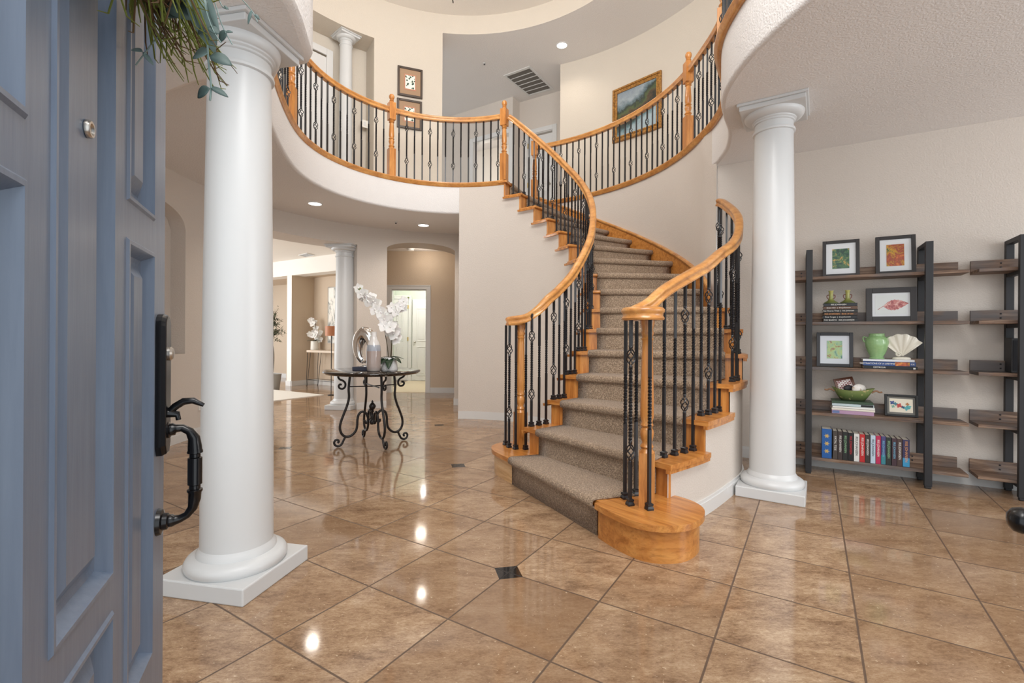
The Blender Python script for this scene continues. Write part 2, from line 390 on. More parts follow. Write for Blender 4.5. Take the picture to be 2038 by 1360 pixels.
baseboard('baseboard_arch', arc(RW-.001, A0, 126.5)); baseboard('baseboard_arch_right', [P(RW+.5, A1+.2)]+[P(RW-.001,A1+.2)]+arc(RW-.001, A1, 91))
# ---- stair walls
ANG = {2:-55.4,3:-45.8,4:-38.0,5:-30.2,6:-22.6,7:-15.2,8:-7.3,9:1.4,10:10.3,11:19.2,12:28.0,13:37.0,14:46.0,15:54.9,16:64.0}
Ipt = {k: P(RI, a) for k, a in ANG.items()}
Ipt[1] = (-.01, 3.655)
Opt = {1:(.479,2.71),2:(.913,2.729),3:(1.244,3.012),4:(1.562,3.358),5:(1.83,3.70),6:(1.955,4.03),7:(2.0,4.36)}
for k in range(8, 17): Opt[k] = P(RO, ANG[k]+1.2+.1*(k-8))
Ocurve = [v[:2] for v in spline([(.913,2.729,0),(1.244,3.012,0),(1.562,3.358,0),(1.83,3.70,0),(1.955,4.03,0),(2.0,4.36,0),(1.97,4.56,0)], 10)]
def opar(k):   # index on Ocurve for tread k (2..7)
    return (k-2)*10
OV = .032     # nosing overhang
wi = MB()     # inner stepped wall
for k in range(1, 16):
    a0 = ANG[k] + 1.2 if k > 1 else -66; a1 = ANG[k+1]+1.2
    if k == 1: continue
    pts = arc(RI, a0, a1, 1.5); wi.wall(pts, 0, k*RISE-.032)
q_ = [P(RI-.002*max(0,min(1,(a-70)/14)), a) for a in [65.2+25.3*i/18 for i in range(19)]]
wi.wall(q_, 0, Z2-.035)
wi.wall([q_[-1], P(RW+.05, 90.5)], 0, Z1)
S('wall_stair', wi, M['wall'], smooth=30)
baseboard('baseboard_stair', [(p[0]-.004,p[1]) for p in [P(RI+.6,90.5)]]+[P(R_-.001,a) for R_,a in [(RI-.002*max(0,min(1,(a-70)/14)),a) for a in [90.5-140.5*i/90 for i in range(91)]]])
wo = MB()
Ow = offset2(Ocurve, .036)
for k in range(2, 8):
    i0 = opar(k)+1; i1 = opar(k+1)+1 if k < 7 else 60
    wo.wall(Ow[i0:i1+1], 0, k*RISE-.032)
ow_back = offset2(Ocurve, .12)
S('wall_stair_right', wo, M['wall'], smooth=30)
bb = MB(); bb.slabwall(Ow[4:], offset2(Ow[4:], -.014), 0, .085); bb.slabwall(Ow[4:], offset2(Ow[4:], -.009), .085, .105); S('baseboard_stair_right', bb, M['trim'], smooth=30)
# outer curved wall of the stairwell (up to the balcony) with a square end
wc = MB(); wc.slabwall([(1.962,4.60)]+arc(RO-.004, -5.0, 91, 1.5), [(1.985,4.64)]+arc(RO+.05, -5.0, 91, 1.5), 0, Z2-.02)
S('wall_rotunda', wc, M['wall'], smooth=30)
# ---- right room wall
WD = Vector((.86, -.51)).normalized(); WN = Vector((-WD.y, WD.x)) # into the wall
W0 = Vector((2.56, 4.32))
def wp(t, d=0): p = W0+WD*t-WN*d; return (p.x, p.y)       # t along the wall, d out from the wall
S('wall_right', MB().slabwall([wp(-.655), wp(6.5)], [wp(-.655,-.12), wp(6.5,-.12)], 0, Z1), M['wall'])
bb = MB(); bb.slabwall([wp(-.62), wp(6.5)], [wp(-.62,.014), wp(6.5,.014)], 0, .085); bb.slabwall([wp(-.62), wp(6.5)], [wp(-.62,.009), wp(6.5,.009)], .085, .105); S('baseboard_right', bb, M['trim'])
# ---- hall behind the arch
HY = 9.46
wh = MB(); wh.box(-3.2,-2.40,HY,HY+.12,0,Z1); wh.box(-1.70,-.6,HY,HY+.12,0,Z1); wh.box(-2.40,-1.70,HY,HY+.12,2.05,Z1)
S('wall_hall', wh, M['wall_hall'])
S('wall_hall_right', MB().slabwall([P(RW+.49,A1-.2),(-1.10,HY+.02)], [P(RW+.49,A1-2),(-.98,HY+.02)], 0, Z1), M['wall_hall'])
S('wall_hall_left', MB().slabwall([(-2.95,HY+.02),P(RW+.3,A0+6.5)], [(-3.03,HY+.02),P(RW+.3,A0+8)], 0, Z1), M['wall_hall'])
S('baseboard_hall', MB().box(-1.62,-1.10,HY-.014,HY,0,.105).box(-3.2,-2.48,HY-.014,HY,0,.105), M['trim'])
def casing(name, x0, x1, y, z0, z1, w=.085, depth=.12):
    m = MB()
    for a, b in ((x0-w, x0), (x1, x1+w)): m.box(a, b, y-.018, y, z0, z1+w)
    m.box(x0, x1, y-.018, y, z1, z1+w)
    m.box(x0-.001, x0+.015, y, y+depth, z0, z1); m.box(x1-.015, x1+.001, y, y+depth, z0, z1); m.box(x0+.015, x1-.015, y, y+depth, z1-.015, z1+.001)
    for a, b in ((x0-w, x0-w+.02), (x1+w-.02, x1+w)): m.box(a, b, y-.026, y-.018, z0, z1+w)
    m.box(x0-w+.02, x1+w-.02, y-.026, y-.018, z1+w-.02, z1+w)
    return S(name, m, M['trim'], bevel=.003)
casing('trim_1', -2.40, -1.70, HY, 0, 2.05)
# closet room behind
KY = 11.95
S('wall_closet', MB().box(-3.0,-.6,KY,KY+.1,0,Z1), M['sage']); S('wall_closet_right', MB().box(-1.0,-.9,HY+.14,KY,0,Z1), M['sage']); S('wall_closet_left', MB().box(-3.05,-2.95,HY+.14,KY,0,Z1), M['sage'])
S('baseboard_closet', MB().box(-2.95,-1.0,KY-.014,KY,0,.105), M['trim'])
casing('trim_2', -3.0, -2.60, KY-.0, .004, 2.05, .085, .02)
def panel_door(name, label, c, ux, w, h, knob=1, z0=.012, parts=True):
    ux = Vector((ux[0],ux[1],0)).normalized(); n = Vector((ux.y,-ux.x,0))   # n faces the viewer side
    t = thing(name, label, 'door', (c[0],c[1],z0), kind='structure')
    C0 = Vector((c[0],c[1],z0)); m = MB()
    def b(s0,s1,z0_,z1_,d0,d1):
        m.obox(C0+ux*((s0+s1)/2)+n*((d0+d1)/2)+Vector((0,0,(z0_+z1_)/2)), ux*((s1-s0)/2), n*((d1-d0)/2), (0,0,(z1_-z0_)/2))
    b(-w/2,w/2,0,h,-.018,.018)
    obj('door_leaf', m, M['trim'], t, bevel=.002)
    for (a0,a1) in ((-w/2+.11,-.035),(.035,w/2-.11)):
        for (q0,q1) in ((.12,.85),(.98,h-.22)):
            m = MB(); 
            b(a0,a1,q0,q0+.022,.018,.028); b(a0,a1,q1-.022,q1,.018,.028); b(a0,a0+.02,q0+.022,q1-.022,.018,.028); b(a1-.02,a1,q0+.022,q1-.022,.018,.028)
            b(a0+.05,a1-.05,q0+.05,q1-.05,.018,.026)
            obj('door_panel', m, M['trim'], t, bevel=.004)
    m = MB(); m.ball(C0+ux*(knob*(w/2-.07))+n*.06+Vector((0,0,.96)), .028); m.lathe([(.026,0),(.02,.012),(.011,.016),(.011,.045)],16,C0+ux*(knob*(w/2-.07))+n*.018+Vector((0,0,.96)), Matrix(((1,0,0),(0,1,0),(0,0,1))) @ Vector((0,0,1)).rotation_difference(n).to_matrix())
    obj('door_knob', m, M['nickel'], t, smooth=40); return t
panel_door('door_3', 'white two-panel door with knob at the far end of the hall, right of the sage strip', (-2.10,KY-.03), (1,0), .78, 2.03, -1)
# bright left-hand door behind the orchids, hinged on the right
dl = panel_door('door_4', 'white hinged door at the left in the closet behind the arch', (-2.80,KY-.02), (1,0), .39, 2.03, -1)
m = MB(); 
for z in (.25,1.05,1.85): m.box(-2.612,-2.588,KY-.052,KY-.03,z-.045,z+.045)
obj('hinge', m, M['brass'], dl)
m = MB()
for z in (.25,1.05,1.82): m.box(-2.386,-2.378,HY+.02,HY+.05,z-.045,z+.045)
# ---- living room behind the wide opening
LD = Vector((.84,-.54)).normalized(); LN = Vector((-LD.y, LD.x))
L0 = Vector((-4.89,10.57))
def lp(t, d=0): p = L0+LD*t+LN*d; return (p.x,p.y)
wv = MB()
wv.slabwall([lp(-.17),lp(0)],[lp(-.17,.55),lp(0,.55)],0,2.46)             # pier between the two recesses
wv.slabwall([lp(-3.5),lp(1.9)],[lp(-3.5,.3),lp(1.9,.3)],2.455,Z1+.3)      # header
S('wall_living', wv, M['ceil_white'])
S('wall_living_back', MB().slabwall([lp(-.1,.56),lp(1.9,.56)],[lp(-.1,.66),lp(1.9,.66)],0,2.9).slabwall([lp(-4,1.1),lp(-.17,1.1)],[lp(-4,1.2),lp(-.17,1.2)],0,2.9).slabwall([lp(-.17,.5),lp(-.17,1.2)],[lp(-.1,.5),lp(-.1,1.2)],0,2.9).slabwall([lp(0.002,0),lp(0.002,.56)],[lp(-.03,.02),lp(-.03,.56)],0,2.455).slabwall([lp(-.19,0.002),lp(-.19,1.1)],[lp(-.165,0.02),lp(-.165,1.1)],0,2.455), M['wall_hall'])
S('ceiling_recess', MB().prism([lp(-4,.29),lp(1.9,.29),lp(1.9,1.2),lp(-4,1.2)],2.46,2.52), M['wall_hall'])
bl = MB()
for a, b in ((lp(.004,.56),lp(.004,0)),(lp(.004,0),lp(-.19,0)),(lp(-.19,0),lp(-.19,1.1)),(lp(1.9,.558),lp(.0,.558)),(lp(-.17,1.098),lp(-4,1.098))):
    bl.slabwall([a,b],offset2([a,b],.016),0,.11)
S('baseboard_living', bl, M['trim'])
# ---- upstairs
wu = MB()
J0 = 122.6   # right side of the upstairs opening
curved_panel(wu, RD, J0, 99.2, Z2, Z3+.02, RD+.42); curved_panel(wu, RD, 215, J0, 5.65, Z3+.02, RD+.42)
S('wall_upper_left', wu, M['wall_warm'], smooth=30)
wu = MB(); curved_panel(wu, RD+.43, 215, 121, Z2, 5.66, RD+.5)
S('wall_upper_niche', wu, M['wall_warm'], smooth=30)
wr = MB()
n = 120; vs = []
for i in range(n):
    for R, z in ((RD, Z3),(RD, Z4+.05),(RD+.3, Z4+.05),(RD+.3,Z3)): vs.append((*P(R, 360*i/n), z))
S('wall_drum', wr.add(vs, [(4*i+k, 4*((i+1)%n)+k, 4*((i+1)%n)+(k+1)%4, 4*i+(k+1)%4) for i in range(n) for k in range(3)]), M['wall_warm'], smooth=30)
S('ceiling_drum', MB().prism(arc(RD+.2, 0, 357, 3), Z4, Z4+.05), M['ceil_white'])
# upper ceiling ring (with the round drum cut out)
ring = MB(); vs = []
oc = [(9,9),( -9,9)]
for i in range(n):
    a = 360*i/n; vs += [(*P(RD, a), Z3), (*P(13, a), Z3), (*P(13,a), Z3+.04)]
ring.add(vs, [(3*i, 3*((i+1)%n), 3*((i+1)%n)+1, 3*i+1) for i in range(n)])
S('ceiling_upper', ring, M['ceil'])
wq = MB(); wq.slabwall(arc(RR, 65.6, -14, 1.5), arc(RR+.1, 65.6, -14, 1.5), Z2, Z3); e0, e1 = P(RR+.001,65.6), P(RR+1.6,64.6)
wq.slabwall([e0, e1],[(e0[0]+.1,e0[1]-.02),(e1[0]+.1,e1[1]-.02)], Z2, Z3)
S('wall_upper_right', wq, M['wall_warm'], smooth=30)
# hall walls upstairs with two doorways
a0, a1, b0, b1 = Vector((-1.9,10.83)), Vector((-.01,9.62)), Vector((.13,9.86)), Vector((1.35,9.12))
def wall_door(name, p, q, s0, s1, ztop, mat):
    d = (q-p).normalized(); L = (q-p).length; nn = Vector((-d.y,d.x)); m = MB()
    f = lambda s, o=0: tuple(p+d*s+nn*o)
    m.slabwall([f(0),f(s0)],[f(0,.12),f(s0,.12)],Z2,Z3); m.slabwall([f(s1),f(L)],[f(s1,.12),f(L,.12)],Z2,Z3); m.slabwall([f(s0),f(s1)],[f(s0,.12),f(s1,.12)],ztop,Z3)
    S(name, m, mat)
    c = MB(); w = .09
    def bx(u0,u1,z0,z1,d0,d1): c.obox((*(p+d*((u0+u1)/2)+nn*((d0+d1)/2)),(z0+z1)/2),(*(d*((u1-u0)/2)),0),(*(nn*((d1-d0)/2)),0),(0,0,(z1-z0)/2))
    bx(s0-w,s0,Z2,ztop+w,-.02,0); bx(s1,s1+w,Z2,ztop+w,-.02,0); bx(s0,s1,ztop,ztop+w,-.02,0)
    bx(s0-.002,s0+.014,Z2,ztop,0,.12); bx(s1-.014,s1+.002,Z2,ztop,0,.12); bx(s0+.014,s1-.014,ztop-.014,ztop,0,.12)
    return c, f, d, nn
HA0, HA1 = a0.copy(), a1.copy()
def s_of(px, p, q):      # distance along p->q where the line of sight of column px meets it
    k = (px-CXP)/FPX; d = (q-p).normalized(); return (k*p.y-p.x)/(d.x-k*d.y)
c, f, dA, nA = wall_door('wall_upper_back', a0, a1, s_of(940,a0,a1), s_of(1011,a0,a1), 5.25, M['wall']); S('trim_3', c, M['trim'], bevel=.004)
S('wall_upper_return', MB().slabwall([tuple(a1),tuple(b0)],[(a1.x+.0,a1.y+.14),(b0.x-.05,b0.y+.1)],Z2,Z3), M['wall'])
c, f2, dB, nB = wall_door('wall_upper_hall', b0, b1, s_of(1048,b0,b1), s_of(1098,b0,b1), 5.25, M['wall']); S('trim_4', c, M['trim'], bevel=.004)
S('wall_upper_room', MB().slabwall([tuple(a0+nA*1.9-dA*.5),tuple(b1+nB*1.9+dB)],[tuple(a0+nA*2.0),tuple(b1+nB*2)],Z2,Z3), M['ceil_white'])
s0, s1 = s_of(1048,b0,b1), s_of(1098,b0,b1)
cB = b0+dB*((s0+s1)/2)+nB*.06
dB_ = panel_door('door_5', 'white upstairs door with brass hinges behind the balcony railing', (cB.x,cB.y), (dB.x,dB.y), s1-s0-.03, 1.98, 1, Z2+.01)
m = MB()
for z in (.3,1.0,1.8): m.obox((*(b0+dB*(s0+.015)-nB*.004),Z2+z),(*(dB*.012),0),(*(nB*.01),0),(0,0,.05))
obj('hinge', m, M['brass'], dB_)
# doorway at the far left upstairs
a = 131.5
cz = MB(); Pn0, Pn1 = Vector(P(RD+.43,146)), Vector(P(RD+.43,133.2)); dd = (Pn1-Pn0).normalized(); nn = Vector((dd.y,-dd.x))
def bx(u0,u1,z0,z1,d0,d1): cz.obox((*(Pn0+dd*((u0+u1)/2)+nn*((d0+d1)/2)),(z0+z1)/2),(*(dd*((u1-u0)/2)),0),(*(nn*((d1-d0)/2)),0),(0,0,(z1-z0)/2))
Ld = (Pn1-Pn0).length
bx(0,Ld,Z2,5.3,.02,.06); bx(Ld-.10,Ld,Z2,5.42,.06,.085); bx(0,.1,Z2,5.42,.06,.085); bx(.1,Ld-.1,5.32,5.42,.06,.085)
S('door_6', cz, M['trim'], bevel=.004); setp(bpy.data.objects['door_6'], 'white closed upstairs door behind the far left of the balcony railing', 'door')
# ------------------------------------------------------------------ camera
cam = bpy.data.cameras.new('camera'); co = bpy.data.objects.new('camera', cam); COL.objects.link(co)
cam.sensor_width = 36; cam.lens = FPX/2038*36; cam.shift_y = -(680-YH)/2038; cam.clip_start = .05
co.matrix_world = Matrix.Translation((0,0,EYE)) @ Matrix.Rotation(pi/2, 4, 'X') @ Matrix.Rotation(ROLL, 4, 'Z')
SC.camera = co
# ------------------------------------------------------------------ columns
def column(label, c, a, side, z0, z1, r0, r1, k=1.0, sq=None):
    t = thing('tuscan_column', label, 'column', (c[0],c[1],z0), kind='thing'); h = z1-z0
    C = (c[0],c[1]); sq = sq or side
    obj('plinth', MB().rbox(C, side, side, z0, z0+.075*k, a), M['column'], t, bevel=.006)
    p = z0+.075*k; rt = side/2*.97
    b = [(rt*.96,p),(rt,p+.012*k),(rt*1.0,p+.03*k),(rt*.96,p+.045*k),(rt*.90,p+.054*k),(r0*1.10,p+.06*k),(r0*1.09,p+.072*k),(r0*1.04,p+.082*k),(r0,p+.095*k)]
    obj('torus_base', MB().lathe(b, 64, (C[0],C[1],0)), M['column'], t, smooth=40)
    top = z1-.19*k; s = []
    for i in range(13):
        f = i/12; s.append((r0+(r1-r0)*(f**1.5), p+.095*k+(top-p-.095*k)*f))
    s += [(r1*1.09,top+.004),(r1*1.11,top+.012*k),(r1*1.09,top+.022*k),(r1,top+.026*k),(r1,top+.07*k)]
    obj('shaft', MB().lathe(s, 64, (C[0],C[1],0)), M['column'], t, smooth=50)
    cc = [(r1,top+.07*k),(r1*1.06,top+.075*k),(r1*1.06,top+.084*k),(r1*1.13,top+.09*k),(r1*1.13,top+.096*k)]
    rc = sq/2*.95
    for i in range(8):
        f = i/7*pi/2; cc.append((r1*1.14+(rc-r1*1.14)*sin(f), top+.098*k+.042*k*(1-cos(f))))
    obj('echinus', MB().lathe(cc, 64, (C[0],C[1],0)), M['column'], t, smooth=45)
    obj('abacus', MB().rbox(C, sq, sq, top+.14*k, z1-.018*k, a).rbox(C, sq+.03, sq+.03, z1-.018*k, z1, a), M['column'], t, bevel=.004)
    return t
column('large white column just right of the open blue door', (-1.287,2.245), radians(-11.5), .44, 0, 2.535, .152, .132, 1.0, .365)
column('white column between the staircase and the bookshelves', (1.905,3.485), radians(-33), .43, 0, Z1, .150, .126, 1.0, .41)
column('white column behind the round table at the wide opening', (*P(3.02,128.6),), radians(-8), .42, 0, 2.52, .150, .130, .95, .42)
column('slim white column upstairs in the opening above the left railing', (*P(2.80,130.2),), radians(48), .30, Z2, 5.65, .100, .088, .9, .30)

# ------------------------------------------------------------------ staircase
st = thing('curved_staircase', 'curved oak staircase with taupe carpet runner climbing to the balcony', 'staircase', (.9,3.6,0))
def lerp(a, b, t): return (a[0]+(b[0]-a[0])*t, a[1]+(b[1]-a[1])*t)
def front_dir(k):
    a, b = Ipt[k], Opt[k]; d = Vector((b[0]-a[0], b[1]-a[1])).normalized(); return Vector((d.y,-d.x)) if k else None
FD = {k: Vector((-(Opt[k][1]-Ipt[k][1])*-1, (Opt[k][0]-Ipt[k][0])*-1)).normalized() for k in range(1,17)}
# FD must point downstairs: towards tread k-1
for k in range(2,17):
    mid = Vector(lerp(Ipt[k],Opt[k],.5)); prev = Vector(lerp(Ipt[k-1],Opt[k-1],.5))
    if FD[k].dot(prev-mid) < 0: FD[k] = -FD[k]
if FD[1].dot(FD[2]) < 0: FD[1] = -FD[1]
def back(p, k, d): return (p[0]-FD[k].x*d, p[1]-FD[k].y*d)
def inner_edge(k):    # plan points of tread k along the inner circle, front to back
    a0 = ANG[k]; a1 = ANG[k+1]+1.6
    return arc(RI-OV, a0-.0, a1, 1.5)
def outer_edge(k):
    if k <= 6:
        return Ocurve[opar(k):opar(k+1)+1+1]
    if k == 7: return Ocurve[50:61]
    return [Opt[k]]+[Opt[k+1]]
for k in range(2, 16):
    ie, oe = inner_edge(k), outer_edge(k)
    poly_ = [ie[0]]+[lerp(ie[0],oe[0],f) for f in (.33,.66)]+oe+list(reversed(ie[1:]))
    o = obj('tread', MB().prism(poly_, k*RISE-.032, k*RISE), M['oak_t'] if k < 8 else M['oak_t2'], st, smooth=30, bevel=.012, bseg=3)
    # riser board below this tread's nosing
    a, b = back(P(RI,ANG[k]), k, OV), back(Opt[k], k, OV)
    if k <= 7: b = back(lerp(Opt[k],Ipt[k],.036/1.3), k, OV)
    a2, b2 = back(a, k, .022), back(b, k, .022)
    obj('riser', MB().prism([a,b,b2,a2], (k-1)*RISE, k*RISE-.032), M['oak_v'], st)
    # small moulding under the outer/inner tread end
    mld = MB(); mld.sweep([(*p,k*RISE-.043) for p in offset2(ie,.02)], [(-.01,-.011),(.01,-.011),(.016,.011),(-.01,.011)])
    if k <= 7: obj('cove_moulding', mld, M['oak_v'], st); mld = MB(); mld.sweep([(*p,k*RISE-.043) for p in offset2(oe,.022)], [(-.016,-.011),(.010,-.011),(.010,.011),(-.016,.011)])
    obj('cove_moulding', mld, M['oak_v'], st)
# landing riser (16)
a, b = back(P(RI,ANG[16]), 16, OV), back(Opt[16], 16, OV); a2, b2 = back(a,16,.022), back(b,16,.022)
obj('riser', MB().prism([a,b,b2,a2], 15*RISE, Z2-.03), M['oak_v'], st)
obj('landing_nosing', MB().prism([P(RI-OV,64),Opt[16],back(Opt[16],16,.12),P(RI-OV,69)], Z2-.032, Z2+.002), M['oak_t2'], st, bevel=.01, bseg=3)
# first step: bullnose ends
Lb = [v[:2] for v in spline([(0,3.673,0),(-.07,3.80,0),(-.128,3.926,0),(-.140,4.06,0),(-.085,4.17,0),(.03,4.215,0),(.16,4.17,0),(.25,4.06,0)], 6)]
Rb = [v[:2] for v in spline([(.494,2.696,0),(.53,2.615,0),(.587,2.513,0),(.646,2.439,0),(.709,2.400,0),(.782,2.390,0),(.863,2.405,0),(.937,2.455,0),(1.000,2.533,0),(1.030,2.62,0),(1.018,2.71,0),(.965,2.79,0),(.90,2.85,0)], 5)]
cI, cO = lerp(Lb[0],Rb[0],0), Rb[0]
poly_ = Lb+[(.34,3.85),(.86,2.95)]+list(reversed(Rb))
obj('bullnose_block', MB().prism(Lb+[(.34,3.85),(.25,3.72)], 0, RISE-.034), M['oak_pale'], st, smooth=35)
obj('bullnose_block', MB().prism(Rb+[(.80,2.86)], 0, RISE-.034), oak('oak_curved_riser', rot=(radians(90),0,0), scale=(3,14,14)), st, smooth=35)
obj('bullnose_block', MB().prism([back(Lb[0],1,.03),back(Rb[0],1,.03),back(Rb[0],1,.05),back(Lb[0],1,.05)], 0, RISE-.034), M['oak_v'], st)
# tread 1 top, overhanging the block
def grow(pts, d): return offset2(pts, d)
Lt, Rt = grow(Lb, .026), grow(Rb, -.026)
s = sum(1 for p in Rt if hypot(p[0]-.75,p[1]-2.6) > .2)
obj('tread', MB().prism(Lt[1:]+[(.34,3.85),(.86,2.95)]+list(reversed(Rt))+[back(Rb[0],1,.01),back(Lb[0],1,.01),Lt[0]], RISE-.034, RISE), M['oak_t'], st, smooth=30, bevel=.013, bseg=3)
# carpet runner: one continuous strip with rolled nosings
def inset(k):
    a, b = Vector(Ipt[k] if k == 1 else P(RI,ANG[k])), Vector(Opt[k]); L = (b-a).length
    i0 = .0 if k == 1 else .135 if k < 6 else .15
    i1 = .012 if k == 1 else {2:.12,3:.17,4:.18,5:.16,6:.15,7:.12}.get(k, .028)
    return tuple(a+(b-a)*(i0/L)), tuple(b-(b-a)*(i1/L))
rows = []
for k in range(1, 17):
    a, b = inset(k)
    if k == 1: a, b = (a[0]+.0,a[1]), b
    zt = k*RISE+.012; zb = (k-1)*RISE+(.012 if k > 1 else 0)
    prof = [(-.032+.014, zb), (-.018, zt-.062), (.0, zt-.060), (.012, zt-.053), (.019, zt-.040), (.020, zt-.024), (.014, zt-.008), (.0, zt-.0005), (-.02, zt)]
    for dd_, z in prof:
        rows.append(((a[0]+FD[k].x*dd_, a[1]+FD[k].y*dd_, z), (b[0]+FD[k].x*dd_, b[1]+FD[k].y*dd_, z)))
    if k == 16:
        rows.append(((a[0]-FD[k].x*.5, a[1]-FD[k].y*.5, zt), (b[0]-FD[k].x*.5, b[1]-FD[k].y*.5, zt)))
mb = MB(); NS = 8; vs = []
for A_, B_ in rows:
    for j in range(NS+1):
        f = j/NS; vs.append(tuple(A_[i]+(B_[i]-A_[i])*f for i in range(3)))
w = NS+1
mb.add(vs, [(i*w+j, i*w+j+1, (i+1)*w+j+1, (i+1)*w+j) for i in range(len(rows)-1) for j in range(NS)])
o = obj('carpet_runner', mb, M['carpet'], st, smooth=50)
md = o.modifiers.new('th', 'SOLIDIFY'); md.thickness = .011; md.offset = -1
# oak skirt board against the curved wall, with a cap moulding
sk = MB(); sp = []; n = 60
def ztop(a):
    ks = sorted(ANG); 
    for k in range(7, 16):
        x0 = ANG[k]+1.2+.1*(k-8) if k > 7 else -13.5; x1 = ANG[k+1]+1.2+.1*(k-7)
        if a <= x1 or k == 15: return (k+(a-x0)/(x1-x0))*RISE
lo = []; hi_ = []
for i in range(n+1):
    a = -9.6+(73.0+9.6)*i/n; z = min(ztop(a)+.115, Z2+.10); lo.append((*P(RO-.022,a), max(ztop(a)-.42,0))); hi_.append((*P(RO-.022,a), z))
m = MB(); m.add([*lo,*hi_,*[(*P(RO-.001,-9.6+82.6*i/n),lo[i][2]) for i in range(n+1)],*[(*P(RO-.001,-9.6+82.6*i/n),hi_[i][2]) for i in range(n+1)]],
  [q for i in range(n) for q in ((i,i+1,i+n+2,i+n+1),(i+n+1,i+n+2,i+3*n+4,i+3*n+3))]+[(0,n+1,3*n+3,2*n+2)])
obj('skirt_board', m, M['oak_t2'], st, smooth=30)
m = MB(); m.sweep([(p[0],p[1],p[2]) for p in hi_], [(-.012,-.012),(.014,-.022),(.020,-.006),(.014,.008),(-.02,.010)])
obj('skirt_moulding', m, M['oak_r'], st, smooth=40)

# ------------------------------------------------------------------ iron balusters
_cache = {}
def rod(kind, L):
    key = (kind, round(L, 2)); L = key[1]
    if key in _cache: return _cache[key]
    m = MB(); h = .0080
    def sq(path):   # path: (z, twist, half)
        vs = []
        for z, tw, hh in path:
            for k in range(4):
                a = tw+pi/4+k*pi/2; vs.append((hh*1.414*cos(a), hh*1.414*sin(a), z))
        n = len(path)
        m.add(vs, [(j*4+k, j*4+(k+1)%4, (j+1)*4+(k+1)%4, (j+1)*4+k) for j in range(n-1) for k in range(4)]+[(3,2,1,0),(n*4-4,n*4-3,n*4-2,n*4-1)])
    def basket(zc):
        hl = .046
        for q in range(4):
            pts = []
            for i in range(11):
                f = i/10; r = .004+.021*sin(pi*f)**.9; a = q*pi/2+f*pi*1.0; pts.append((r*cos(a), r*sin(a), zc-hl+2*hl*f))
            m.tube(pts, .0040, 5)
        for s in (-1, 1):
            m.lathe([(.007,-.012),(.0105,-.004),(.0105,.004),(.007,.012)], 8, (0,0,zc+s*(hl+.008)))
    def twist(z0, z1):
        n = max(6, int((z1-z0)/.0075)); return [(z0+(z1-z0)*i/n, 2*pi*(z1-z0)*i/n/.075, h) for i in range(n+1)]
    if kind == 'twist':
        a, b = L*.42, L*.70
        sq([(0,0,h)]+twist(a, b)+[(L,2*pi*(b-a)/.075,h)])
    elif kind == 'basket':
        b1, b2 = L*.285, L*.80
        sq([(0,0,h),(b1-.05,0,h)]); sq(twist(b1+.05, b2-.05)); sq([(b2+.05,0,h),(L,0,h)])
        basket(b1); basket(b2)
    m0 = MB(); m0.v, m0.f = m.v, m.f
    me = bpy.data.meshes.new('baluster'); me.from_pydata(m.v, [], m.f); me.materials.append(M['iron']); me.update()
    bm = bmesh.new(); bm.from_mesh(me); bmesh.ops.recalc_face_normals(bm, faces=bm.faces); bm.to_mesh(me); bm.free()
    _cache[key] = me; return me
def shoe_mesh():
    if 'shoe' in _cache: return _cache['shoe']
    m = MB(); vs = []
    for hh, z in ((.0185,0),(.0185,.010),(.0135,.022),(.0165,.026),(.0165,.034),(.008,.040)):
        vs += [(hh,hh,z),(-hh,hh,z),(-hh,-hh,z),(hh,-hh,z)]
    m.add(vs, [(j*4+k, j*4+(k+1)%4, j*4+4+(k+1)%4, j*4+4+k) for j in range(5) for k in range(4)]+[(3,2,1,0),(20,21,22,23)])
    me = bpy.data.meshes.new('shoe'); me.from_pydata(m.v, [], m.f); me.materials.append(M['iron']); _cache['shoe'] = me; return me
def baluster(parent, p, z0, z1, kind, rot=0, shoe=True):
    o = bpy.data.objects.new('baluster', rod(kind, z1-z0)); COL.objects.link(o); o.parent = parent
    o.location = Vector((p[0],p[1],z0))-wloc(parent); o.rotation_euler = (0,0,rot)
    if shoe:
        s = bpy.data.objects.new('shoe', shoe_mesh()); COL.objects.link(s); s.parent = o
    return o
